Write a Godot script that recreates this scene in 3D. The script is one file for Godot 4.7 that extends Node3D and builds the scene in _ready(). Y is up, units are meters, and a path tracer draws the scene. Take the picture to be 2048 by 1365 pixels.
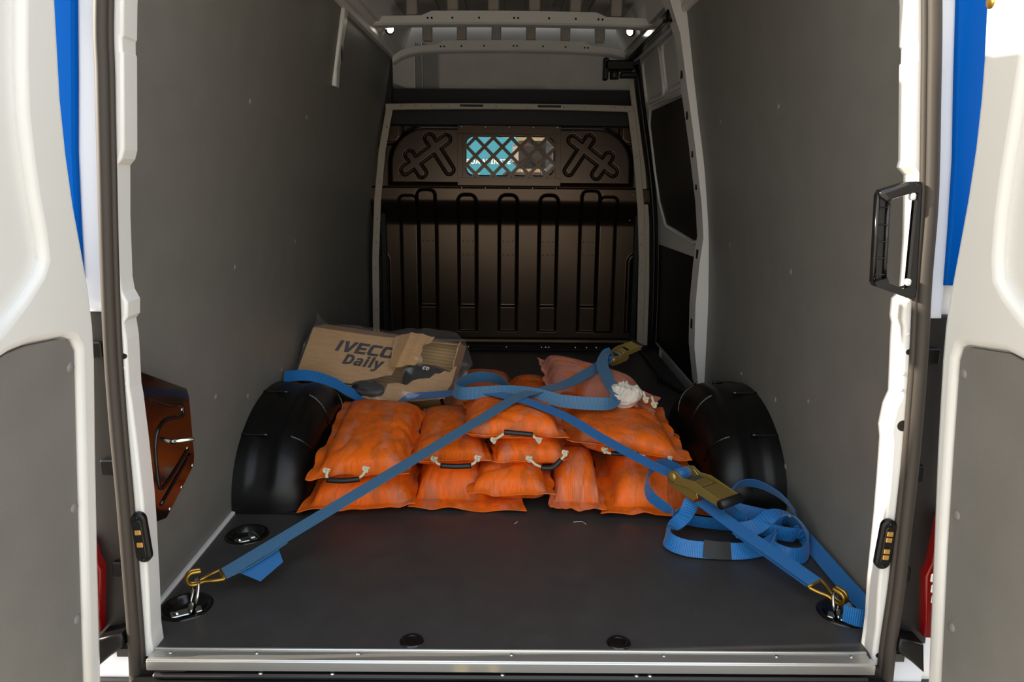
extends Node3D
# The cargo hold of a white delivery van, seen through its open rear doors.
# x right, y up, z towards the viewer; the load floor is y = 0 and its rear edge z = 0.

var M := {}
var taken := {}

# ------------------------------------------------------------------ helpers
func st_new(smooth := false) -> SurfaceTool:
	var s := SurfaceTool.new()
	s.begin(Mesh.PRIMITIVE_TRIANGLES)
	s.set_smooth_group(0 if smooth else -1)
	return s

func tri(s: SurfaceTool, a: Vector3, b: Vector3, c: Vector3) -> void:
	s.add_vertex(a)
	s.add_vertex(c)
	s.add_vertex(b)

func quad(s: SurfaceTool, a: Vector3, b: Vector3, c: Vector3, d: Vector3) -> void:
	tri(s, a, b, c)
	tri(s, a, c, d)

func tri_o(s: SurfaceTool, a: Vector3, b: Vector3, c: Vector3, mid: Vector3) -> void:
	if (b - a).cross(c - a).dot((a + b + c) / 3.0 - mid) < 0.0:
		tri(s, a, c, b)
	else:
		tri(s, a, b, c)

func quad_o(s: SurfaceTool, a: Vector3, b: Vector3, c: Vector3, d: Vector3, mid: Vector3) -> void:
	tri_o(s, a, b, c, mid)
	tri_o(s, a, c, d, mid)

# box with chamfered edges
func cbox(s: SurfaceTool, c: Vector3, size: Vector3, bev := 0.002, b := Basis.IDENTITY) -> void:
	var h := size * 0.5
	var e: float = min(bev, min(h.x, min(h.y, h.z)) * 0.9)
	var p := func(sx: int, sy: int, sz: int, ax: int) -> Vector3:
		var v := Vector3(sx * h.x, sy * h.y, sz * h.z)
		if ax != 0: v.x -= sx * e
		if ax != 1: v.y -= sy * e
		if ax != 2: v.z -= sz * e
		return c + b * v
	for ax in 3:
		for q in [-1, 1]:
			var k := []
			for w in [[-1, -1], [1, -1], [1, 1], [-1, 1]]:
				var g := [0, 0, 0]
				g[ax] = q
				g[(ax + 1) % 3] = w[0]
				g[(ax + 2) % 3] = w[1]
				k.append(p.call(g[0], g[1], g[2], ax))
			quad_o(s, k[0], k[1], k[2], k[3], c)
	for ax in 3:
		var a1 := (ax + 1) % 3
		var a2 := (ax + 2) % 3
		for q1 in [-1, 1]:
			for q2 in [-1, 1]:
				var g0 := [0, 0, 0]
				g0[ax] = -1
				g0[a1] = q1
				g0[a2] = q2
				var g1 := g0.duplicate()
				g1[ax] = 1
				quad_o(s, p.call(g0[0], g0[1], g0[2], a1), p.call(g1[0], g1[1], g1[2], a1), p.call(g1[0], g1[1], g1[2], a2), p.call(g0[0], g0[1], g0[2], a2), c)
	for sx in [-1, 1]:
		for sy in [-1, 1]:
			for sz in [-1, 1]:
				tri_o(s, p.call(sx, sy, sz, 0), p.call(sx, sy, sz, 1), p.call(sx, sy, sz, 2), c)

# round bar along a line of points; r is a number or one number per point
func tube(s: SurfaceTool, pts: Array, r, seg := 8, closed := false) -> void:
	var n := pts.size()
	var rings := []
	var t0: Vector3 = (pts[1] - pts[0]).normalized()
	var up: Vector3 = Vector3.UP if abs(t0.y) < 0.9 else Vector3.RIGHT
	var nx: Vector3 = t0.cross(up).normalized()
	for i in n:
		var a: Vector3 = pts[(i - 1 + n) % n] if closed else pts[max(i - 1, 0)]
		var b: Vector3 = pts[(i + 1) % n] if closed else pts[min(i + 1, n - 1)]
		var t := (b - a).normalized()
		nx = (nx - t * nx.dot(t)).normalized()
		var ny := t.cross(nx)
		var rr: float = r[i] if r is Array else r
		var ring := []
		for k in seg:
			var w := TAU * k / seg
			ring.append(pts[i] + (nx * cos(w) + ny * sin(w)) * rr)
		rings.append(ring)
	var last := n if closed else n - 1
	for i in last:
		var j := (i + 1) % n
		var shift := 0
		if closed and j == 0:
			var best := 1e9
			for k in seg:
				var dd: float = rings[i][0].distance_to(rings[0][k])
				if dd < best:
					best = dd
					shift = k
		for k in seg:
			var k2 := (k + 1) % seg
			quad(s, rings[i][k], rings[i][k2], rings[j][(k2 + shift) % seg], rings[j][(k + shift) % seg])
	if not closed:
		for k in seg:
			var k2 := (k + 1) % seg
			tri(s, pts[0], rings[0][k2], rings[0][k])
			tri(s, pts[n - 1], rings[n - 1][k], rings[n - 1][k2])

# profile of (radius, height) turned about the local y axis
func lathe(s: SurfaceTool, prof: Array, seg: int, xf: Transform3D) -> void:
	for i in prof.size() - 1:
		for k in seg:
			var a := TAU * k / seg
			var b := TAU * (k + 1) / seg
			var p: Vector2 = prof[i]
			var q: Vector2 = prof[i + 1]
			var v1 := xf * Vector3(p.x * cos(a), p.y, p.x * sin(a))
			var v2 := xf * Vector3(p.x * cos(b), p.y, p.x * sin(b))
			var v3 := xf * Vector3(q.x * cos(b), q.y, q.x * sin(b))
			var v4 := xf * Vector3(q.x * cos(a), q.y, q.x * sin(a))
			if p.x > 1e-5: tri(s, v1, v4, v2)
			if q.x > 1e-5: tri(s, v2, v4, v3)

func inset(poly: PackedVector2Array, d: float) -> PackedVector2Array:
	var o := PackedVector2Array()
	var n := poly.size()
	for i in n:
		var e1 := (poly[i] - poly[(i - 1 + n) % n]).normalized()
		var e2 := (poly[(i + 1) % n] - poly[i]).normalized()
		var m := Vector2(-e1.y, e1.x) + Vector2(-e2.y, e2.x)
		if m.length() < 1e-4: m = Vector2(-e1.y, e1.x)
		m = m.normalized()
		var k: float = max(0.5, m.dot(Vector2(-e1.y, e1.x)))
		o.append(poly[i] + m * d / k)
	return o

# flat outline given thickness along local +z, with a chamfered front edge
func plate(s: SurfaceTool, outline: PackedVector2Array, xf: Transform3D, thick: float, bev := 0.002) -> void:
	var poly := outline.duplicate()
	if Geometry2D.is_polygon_clockwise(poly): poly.reverse()
	var n := poly.size()
	var top := inset(poly, bev)
	var idx := Geometry2D.triangulate_polygon(top)
	if idx.is_empty():
		top = poly
		idx = Geometry2D.triangulate_polygon(poly)
	for k in range(0, idx.size(), 3):
		var a := top[idx[k]]
		var b := top[idx[k + 1]]
		var c := top[idx[k + 2]]
		if (b - a).cross(c - a) < 0.0:
			var w := b
			b = c
			c = w
		tri(s, xf * Vector3(a.x, a.y, thick), xf * Vector3(b.x, b.y, thick), xf * Vector3(c.x, c.y, thick))
	var bi := Geometry2D.triangulate_polygon(poly)
	for k in range(0, bi.size(), 3):
		var a := poly[bi[k]]
		var b := poly[bi[k + 1]]
		var c := poly[bi[k + 2]]
		if (b - a).cross(c - a) > 0.0:
			var w := b
			b = c
			c = w
		tri(s, xf * Vector3(a.x, a.y, 0), xf * Vector3(b.x, b.y, 0), xf * Vector3(c.x, c.y, 0))
	var z1 := thick - bev
	for i in n:
		var j := (i + 1) % n
		quad(s, xf * Vector3(poly[i].x, poly[i].y, 0), xf * Vector3(poly[j].x, poly[j].y, 0), xf * Vector3(poly[j].x, poly[j].y, z1), xf * Vector3(poly[i].x, poly[i].y, z1))
	var steps := 4 if bev > 0.0045 else 1
	if steps > 1: s.set_smooth_group(1)
	for q in steps:
		var a0 := PI / 2 * q / steps
		var a1 := PI / 2 * (q + 1) / steps
		var l0 := 1.0 - cos(a0)
		var l1 := 1.0 - cos(a1)
		var y0 := z1 + bev * sin(a0)
		var y1 := z1 + bev * sin(a1)
		for i in n:
			var j := (i + 1) % n
			var p0 := poly[i].lerp(top[i], l0)
			var p1 := poly[j].lerp(top[j], l0)
			var p2 := poly[j].lerp(top[j], l1)
			var p3 := poly[i].lerp(top[i], l1)
			quad(s, xf * Vector3(p0.x, p0.y, y0), xf * Vector3(p1.x, p1.y, y0), xf * Vector3(p2.x, p2.y, y1), xf * Vector3(p3.x, p3.y, y1))
	if steps > 1: s.set_smooth_group(-1)

func cat(p0: Vector3, p1: Vector3, p2: Vector3, p3: Vector3, t: float) -> Vector3:
	return 0.5 * (2.0 * p1 + (p2 - p0) * t + (2.0 * p0 - 5.0 * p1 + 4.0 * p2 - p3) * t * t + (3.0 * p1 - p0 - 3.0 * p2 + p3) * t * t * t)

func smooth_path(pts: Array, per := 8) -> Array:
	var o := []
	var n := pts.size()
	for i in n - 1:
		for k in per:
			o.append(cat(pts[max(i - 1, 0)], pts[i], pts[i + 1], pts[min(i + 2, n - 1)], float(k) / per))
	o.append(pts[n - 1])
	return o

# webbing: a flat band swept along points, each with the direction its face looks
func ribbon(s: SurfaceTool, keys: Array, w := 0.05, th := 0.0026, per := 8) -> void:
	var kp := []
	var kn := []
	for k in keys:
		kp.append(k[0])
		kn.append(k[1])
	var p := smooth_path(kp, per)
	var nn := smooth_path(kn, per)
	var run := 0.0
	var rows := []
	for i in p.size():
		var t: Vector3 = (p[min(i + 1, p.size() - 1)] - p[max(i - 1, 0)]).normalized()
		var nv: Vector3 = nn[i]
		nv = (nv - t * nv.dot(t)).normalized()
		var side := t.cross(nv).normalized()
		if i > 0: run += p[i].distance_to(p[i - 1])
		rows.append([p[i] + side * w / 2 + nv * th / 2, p[i] - side * w / 2 + nv * th / 2, p[i] - side * w / 2 - nv * th / 2, p[i] + side * w / 2 - nv * th / 2, run / w])
	var put_v := func(v: Vector3, uv: Vector2) -> void:
		s.set_uv(uv)
		s.add_vertex(v)
	for i in rows.size() - 1:
		var a: Array = rows[i]
		var b: Array = rows[i + 1]
		for f in [[0, 1, 0.0, 1.0], [2, 3, 1.0, 0.0], [1, 2, 0.98, 1.0], [3, 0, 0.0, 0.02]]:
			var q := [[a[f[0]], Vector2(f[2], a[4])], [a[f[1]], Vector2(f[3], a[4])], [b[f[1]], Vector2(f[3], b[4])], [b[f[0]], Vector2(f[2], b[4])]]
			for k in [0, 1, 2, 0, 2, 3]:
				put_v.call(q[k][0], q[k][1])
	for e in [0, rows.size() - 1]:
		var a: Array = rows[e]
		for k in [0, 1, 2, 0, 2, 3]:
			put_v.call(a[k], Vector2(0.5, a[4]))

func put(s: SurfaceTool, called: String, m: Material, parent: Node = null) -> MeshInstance3D:
	s.generate_normals()
	var o := MeshInstance3D.new()
	o.mesh = s.commit()
	o.material_override = m
	o.name = called if parent else numbered(called)
	(parent if parent else self).add_child(o, true)
	return o

func numbered(called: String) -> String:
	var k: int = taken.get(called, 0)
	taken[called] = k + 1
	return called if k == 0 else "%s_%03d" % [called, k]

func tag(o: Node, label: String, category := "", group := "", kind := "") -> Node:
	if label: o.set_meta("label", label)
	if category: o.set_meta("category", category)
	if group: o.set_meta("group", group)
	if kind: o.set_meta("kind", kind)
	return o

func base(called: String, where := Vector3.ZERO) -> Node3D:
	var o := Node3D.new()
	o.name = numbered(called)
	o.position = where
	add_child(o, true)
	return o

func structure(called: String, label := "") -> Node3D:
	var o := Node3D.new()
	o.name = called
	add_child(o, true)
	o.set_meta("kind", "structure")
	if label: o.set_meta("label", label)
	return o

# many copies of one small mesh as parts
func studs(parent: Node, called: String, mesh: Mesh, m: Material, spots: Array, b := Basis.IDENTITY) -> void:
	for p in spots:
		var o := MeshInstance3D.new()
		o.mesh = mesh
		o.material_override = m
		o.name = called
		o.transform = Transform3D(b, p)
		parent.add_child(o, true)

func dome(r: float, h: float, seg := 12) -> Mesh:
	var s := st_new(true)
	lathe(s, [Vector2(0, h), Vector2(r * 0.55, h * 0.85), Vector2(r * 0.9, h * 0.45), Vector2(r, 0)], seg, Transform3D.IDENTITY)
	s.generate_normals()
	return s.commit()

func facing(n: Vector3, at: Vector3) -> Transform3D:   # local +z looks along n, local y stays as upright as it can
	var z := n.normalized()
	var x := (Vector3.UP if abs(z.y) < 0.95 else Vector3.BACK).cross(z).normalized()
	return Transform3D(Basis(x, z.cross(x), z), at)

func standing(n: Vector3) -> Basis:                      # local +y looks along n
	var y := n.normalized()
	var x := (Vector3.RIGHT if abs(y.x) < 0.9 else Vector3.UP)
	var z := x.cross(y).normalized()
	return Basis(y.cross(z), y, z)

# inner half width of the hold at height y: upright below, leaning in above
const PROF := [[-0.1, 0.90], [0.0, 0.90], [0.5, 0.893], [0.8, 0.876], [1.1, 0.838], [1.4, 0.783], [1.6, 0.748], [1.78, 0.715], [1.95, 0.66]]
func wx(y: float) -> float:
	for i in PROF.size() - 1:
		if y <= PROF[i + 1][0]:
			var t: float = clamp((y - PROF[i][0]) / (PROF[i + 1][0] - PROF[i][0]), 0.0, 1.0)
			var a: float = PROF[max(i - 1, 0)][1]
			var d: float = PROF[min(i + 2, PROF.size() - 1)][1]
			return lerp(lerp(PROF[i][1], PROF[i + 1][1], t), cubic_interpolate(PROF[i][1], PROF[i + 1][1], a, d, t), 0.6)
	return PROF[-1][1]

# a panel that follows the curved side of the hold; outline in (z, y)
func side_panel(s: SurfaceTool, outline: PackedVector2Array, side: float, off: float, th: float) -> void:
	var y0 := 9.0
	var y1 := -9.0
	for p in outline:
		y0 = min(y0, p.y)
		y1 = max(y1, p.y)
	var at := func(p: Vector2, o: float) -> Vector3: return Vector3(side * (wx(p.y) - o), p.y, p.x)
	var y := y0
	while y < y1 - 1e-4:
		var yn: float = min(y + 0.06, y1)
		var strip := PackedVector2Array([Vector2(-9, y), Vector2(9, y), Vector2(9, yn), Vector2(-9, yn)])
		for q in Geometry2D.intersect_polygons(outline, strip):
			var idx := Geometry2D.triangulate_polygon(q)
			for k in range(0, idx.size(), 3):
				var a: Vector3 = at.call(q[idx[k]], off + th)
				var b: Vector3 = at.call(q[idx[k + 1]], off + th)
				var c: Vector3 = at.call(q[idx[k + 2]], off + th)
				if (b - a).cross(c - a).x * side > 0.0: tri(s, a, c, b)
				else: tri(s, a, b, c)
		y = yn
	var n := outline.size()
	for i in n:
		var p := outline[i]
		var q := outline[(i + 1) % n]
		var cuts: int = max(1, int(abs(p.y - q.y) / 0.06))
		for k in cuts:
			var u := p.lerp(q, float(k) / cuts)
			var v := p.lerp(q, float(k + 1) / cuts)
			quad(s, at.call(u, off), at.call(v, off), at.call(v, off + th), at.call(u, off + th))

func rrect(x0: float, y0: float, x1: float, y1: float, r: float, seg := 5) -> PackedVector2Array:
	var o := PackedVector2Array()
	for c in [[x1 - r, y0 + r, -PI / 2], [x1 - r, y1 - r, 0.0], [x0 + r, y1 - r, PI / 2], [x0 + r, y0 + r, PI]]:
		for k in seg + 1:
			var a: float = c[2] + PI / 2 * k / seg
			o.append(Vector2(c[0] + r * cos(a), c[1] + r * sin(a)))
	return o

# ------------------------------------------------------------------ materials
func mat(c: Color, rough := 0.5, metal := 0.0, spec := 0.5) -> StandardMaterial3D:
	var m := StandardMaterial3D.new()
	m.albedo_color = c
	m.roughness = rough
	m.metallic = metal
	m.metallic_specular = spec
	return m

func noise(f: float, sd: int, oct := 4) -> FastNoiseLite:
	var n := FastNoiseLite.new()
	n.noise_type = FastNoiseLite.TYPE_SIMPLEX_SMOOTH
	n.frequency = f
	n.seed = sd
	n.fractal_octaves = oct
	return n

func tex(w: int, h: int, pick: Callable) -> ImageTexture:
	var im := Image.create(w, h, false, Image.FORMAT_RGB8)
	for y in h:
		for x in w:
			im.set_pixel(x, y, pick.call(x, y))
	return ImageTexture.create_from_image(im)

func tri_mat(t: Texture2D, scale: float, rough: float, spec := 0.5) -> StandardMaterial3D:
	var m := mat(Color.WHITE, rough, 0.0, spec)
	m.albedo_texture = t
	m.uv1_triplanar = true
	m.uv1_world_triplanar = true
	m.uv1_scale = Vector3.ONE * scale
	return m

func make_materials() -> void:
	var fine := noise(0.35, 5, 2)
	var mid := noise(0.02, 9, 4)
	M.white = mat(Color(0.81, 0.81, 0.80), 0.28)
	M.white_dull = mat(Color(0.80, 0.80, 0.79), 0.45)
	M.roof = mat(Color(0.60, 0.58, 0.555), 0.5)
	M.jamb = mat(Color(0.80, 0.82, 0.86), 0.3)
	M.blue_paint = mat(Color(0.0, 0.31, 0.64), 0.3, 0.0, 0.15)
	M.rubber = mat(Color(0.19, 0.165, 0.14), 0.6)
	M.trim_black = mat(Color(0.10, 0.085, 0.08), 0.45)
	M.black_plastic = mat(Color(0.035, 0.033, 0.034), 0.38, 0.0, 0.4)
	M.gloss_black = mat(Color(0.045, 0.04, 0.04), 0.18)
	M.partition = mat(Color(0.265, 0.222, 0.185), 0.28, 0.88, 0.4)
	M.partition_dark = mat(Color(0.045, 0.04, 0.038), 0.5, 0.0, 0.35)
	M.mirror_black = mat(Color(0.03, 0.026, 0.025), 0.10, 0.0, 0.9)
	M.alu = mat(Color(0.80, 0.79, 0.77), 0.33, 0.85)
	M.steel = mat(Color(0.72, 0.72, 0.70), 0.25, 0.95)
	M.chrome = mat(Color(0.85, 0.84, 0.80), 0.12, 1.0)
	M.brass = mat(Color(0.66, 0.52, 0.22), 0.32, 0.9)
	M.zinc_gold = mat(Color(0.60, 0.51, 0.27), 0.30, 0.55)
	M.bracket = mat(Color(0.62, 0.58, 0.52), 0.42, 0.0)
	M.contact = mat(Color(0.85, 0.66, 0.36), 0.3, 0.8)
	M.red_lens = mat(Color(0.46, 0.025, 0.02), 0.12)
	M.clear_lens = mat(Color(0.78, 0.80, 0.82), 0.1, 0.5)
	M.rope = mat(Color(0.80, 0.76, 0.66), 0.9)
	M.grip = mat(Color(0.085, 0.08, 0.085), 0.5)
	M.paper = mat(Color(0.83, 0.80, 0.75), 0.9)
	M.ink = mat(Color(0.16, 0.16, 0.19), 0.8)
	M.asphalt = tri_mat(tex(256, 256, func(x, y):
		var v: float = 0.74 + 0.06 * fine.get_noise_2d(x * 2.0, y * 2.0) + 0.04 * mid.get_noise_2d(x, y)
		return Color(v, v * 0.95, v * 0.87)), 0.4, 0.9)
	# grey coated lining board: fine speckle, a few faint rubbed clouds
	M.lining = tri_mat(tex(512, 512, func(x, y):
		var v: float = 0.43 + 0.012 * fine.get_noise_2d(x, y) + 0.02 * mid.get_noise_2d(x * 0.7, y * 0.7)
		return Color(v, v * 0.99, v * 0.955)), 0.8, 0.5)
	# dark film-faced floor board: fine grain, pale scuffs, specks of grit
	var im := Image.create(1024, 1024, false, Image.FORMAT_RGB8)
	for y in 1024:
		for x in 1024:
			var v: float = 0.215 + 0.016 * fine.get_noise_2d(x, y) + 0.02 * mid.get_noise_2d(x * 0.6, y * 0.6)
			im.set_pixel(x, y, Color(v, v * 0.965, v * 0.955))
	var r := RandomNumberGenerator.new()
	r.seed = 77
	for k in 90:
		var p := Vector2(r.randf() * 1023, r.randf() * 1023)
		var d := Vector2.from_angle(r.randf() * TAU)
		var v := r.randf_range(0.25, 0.32)
		for q in r.randi_range(5, 34):
			p += d + Vector2(r.randf_range(-0.3, 0.3), r.randf_range(-0.3, 0.3))
			im.set_pixel(int(p.x) & 1023, int(p.y) & 1023, Color(v, v, v * 0.97))
	for k in 160:
		var v := r.randf_range(0.3, 0.5)
		im.set_pixel(r.randi() & 1023, r.randi() & 1023, Color(v, v * 0.97, v * 0.9))
	M.floor = tri_mat(ImageTexture.create_from_image(im), 0.75, 0.45)
	# woven webbing: ribs across, a thread line along each selvedge
	var weave := func(x: int, y: int, c: Color) -> Color:
		var rib: float = 0.5 + 0.5 * sin(TAU * y / 12.8)
		var thread: float = 0.5 + 0.5 * sin(TAU * x / 4.0 + (PI if (y / 13) % 2 else 0.0))
		var k: float = 0.60 + 0.44 * rib + 0.06 * thread + 0.05 * fine.get_noise_2d(x, y)
		if x < 5 or x > 122 or (x > 40 and x < 44) or (x > 84 and x < 88): k *= 0.92
		return Color(c.r * k, c.g * k, c.b * k)
	for d in [["web_blue", Color(0.03, 0.46, 0.76)], ["web_sheen_blue", Color(0.24, 0.47, 0.64)]]:  # the greyer blue has the strap's grazing sheen mixed into its colour
		var m := mat(Color.WHITE, 0.55)
		var c: Color = d[1]
		m.albedo_texture = tex(128, 128, func(x, y): return weave.call(x, y, c))
		m.rim_enabled = true
		m.rim = 0.35
		M[d[0]] = m
	# coated orange bag cloth: saturated where new, rubbed salmon patches, grey-brown dirt
	for k in 4:
		var big := noise(0.008, 30 + k, 3)
		var dirt := noise(0.022, 50 + k, 5)
		var streak := noise(0.03, 70 + k, 3)
		var wear: float = [-0.03, 0.06, 0.36, 0.75][k]
		var m := mat(Color.WHITE, 0.46, 0.0, 0.35)
		m.albedo_texture = tex(384, 384, func(x, y):
			var c := Color(0.93, 0.41, 0.085)
			var w: float = clamp((big.get_noise_2d(x, y) + wear - 0.1) * 2.6, 0.0, 0.85 if k < 3 else 0.97)
			c = c.lerp(Color(0.86, 0.47, 0.33) if k < 3 else Color(0.80, 0.52, 0.45), w)
			var wx2: float = x + 40.0 * big.get_noise_2d(x * 2.0 + 500.0, y * 2.0)
			var g: float = 0.30 * smoothstep(-0.35, 0.75, dirt.get_noise_2d(wx2 * 0.7, y * 0.7)) + 0.14 * smoothstep(0.1, 0.8, streak.get_noise_2d(wx2 * 0.9, y * 0.7 + wx2 * 0.5))
			c = c.lerp(Color(0.42, 0.28, 0.20), g)
			return c)
		var crease := noise(0.011, 90 + k, 3)
		m.heightmap_enabled = true
		m.heightmap_scale = 0.16
		m.heightmap_texture = tex(384, 384, func(x, y):
			var v: float = 0.7 - 0.55 * pow(max(0.0, 1.0 - abs(crease.get_noise_2d(x, y * 0.8)) * 9.0), 1.5) + 0.25 * crease.get_noise_2d(x * 2.3 + 90.0, y * 2.3) + 0.02 * fine.get_noise_2d(x, y)
			return Color(v, v, v))
		M["bag%d" % k] = m
	# cardboard
	var fib := noise(0.05, 13, 4)
	M.card = mat(Color.WHITE, 0.8)
	M.card.albedo_texture = tex(256, 256, func(x, y):
		var v: float = 1.0 + 0.07 * fib.get_noise_2d(x * 0.5, y * 3.0) + 0.03 * fine.get_noise_2d(x, y)
		return Color(0.70 * v, 0.55 * v, 0.385 * v))
	M.card.uv1_triplanar = true
	M.card.uv1_scale = Vector3.ONE * 2.0
	M.card_inner = mat(Color.WHITE, 0.8)
	M.card_inner.albedo_texture = tex(128, 128, func(x, y):
		var v: float = 1.0 + 0.10 * sin(TAU * y / 16.0) + 0.03 * fine.get_noise_2d(x, y)
		return Color(0.68 * v, 0.54 * v, 0.33 * v))
	M.card_inner.uv1_triplanar = true
	M.card_inner.uv1_scale = Vector3.ONE * 8.0
	M.film = mat(Color(0.92, 0.93, 0.95, 0.035), 0.15)
	M.film.transparency = BaseMaterial3D.TRANSPARENCY_ALPHA
	M.glass = mat(Color(0.85, 0.93, 0.92, 0.03), 0.02, 0.0, 0.15)
	M.glass.transparency = BaseMaterial3D.TRANSPARENCY_ALPHA
	M.lamp = mat(Color(1, 1, 1), 0.3)
	M.lamp.emission_enabled = true
	M.lamp.emission = Color(1.0, 0.97, 0.92)
	M.lamp.emission_energy_multiplier = 6.0
	M.teal = mat(Color(0.0, 0.44, 0.50), 0.4)
	M.sand_wall = mat(Color(0.50, 0.42, 0.28), 0.9)
	M.seat = mat(Color(0.23, 0.15, 0.10), 0.6)

# ------------------------------------------------------------------ scene
func _ready() -> void:
	# camera
	var cam := Camera3D.new()
	cam.name = "camera"
	cam.position = Vector3(-0.01, 1.06, 1.507)
	cam.rotation_degrees = Vector3(-12.4, -0.2, 0.5)
	cam.fov = 48.93
	cam.near = 0.02
	add_child(cam)
	cam.current = true
	# sky
	var env := Environment.new()
	env.background_mode = Environment.BG_SKY
	var sm := ProceduralSkyMaterial.new()
	sm.sky_top_color = Color(0.74, 0.79, 0.85)
	sm.sky_horizon_color = Color(1.0, 0.98, 0.94)
	sm.ground_horizon_color = Color(0.62, 0.60, 0.55)
	sm.ground_bottom_color = Color(0.45, 0.43, 0.39)
	sm.sky_curve = 0.25
	sm.sun_angle_max = 90.0
	sm.sun_curve = 0.5
	sm.sky_energy_multiplier = 1.68
	env.sky = Sky.new()
	env.sky.sky_material = sm
	env.tonemap_mode = Environment.TONE_MAPPER_LINEAR
	env.tonemap_exposure = 1.0
	env.sdfgi_enabled = true
	env.ssao_enabled = true
	env.ssil_enabled = true
	var we := WorldEnvironment.new()
	we.name = "world_environment"
	we.environment = env
	add_child(we)
	# sun: low, off to one side, slipping through the gap behind the open door
	var sun := DirectionalLight3D.new()
	sun.name = "sun"
	add_child(sun)
	sun.look_at_from_position(Vector3(-1.0, 0.36, 0.045) * 10.0, Vector3.ZERO)
	sun.light_color = Color(1.0, 0.95, 0.87)
	sun.light_energy = 4.0
	sun.light_angular_distance = 0.53
	sun.shadow_enabled = true
	make_materials()
	build_shell()
	build_partition()
	build_rear_frame()
	build_doors()
	build_sliding_side()
	build_cab_and_street()
	build_fittings()
	build_arches()
	build_bags()
	build_box()
	build_straps()
	build_litter()

# ------------------------------------------------------------------ floor, sides, roof
const CUPS := [Vector3(-0.815, 0, -0.185), Vector3(-0.795, 0, -0.572), Vector3(0.832, 0, -0.178)]

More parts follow.
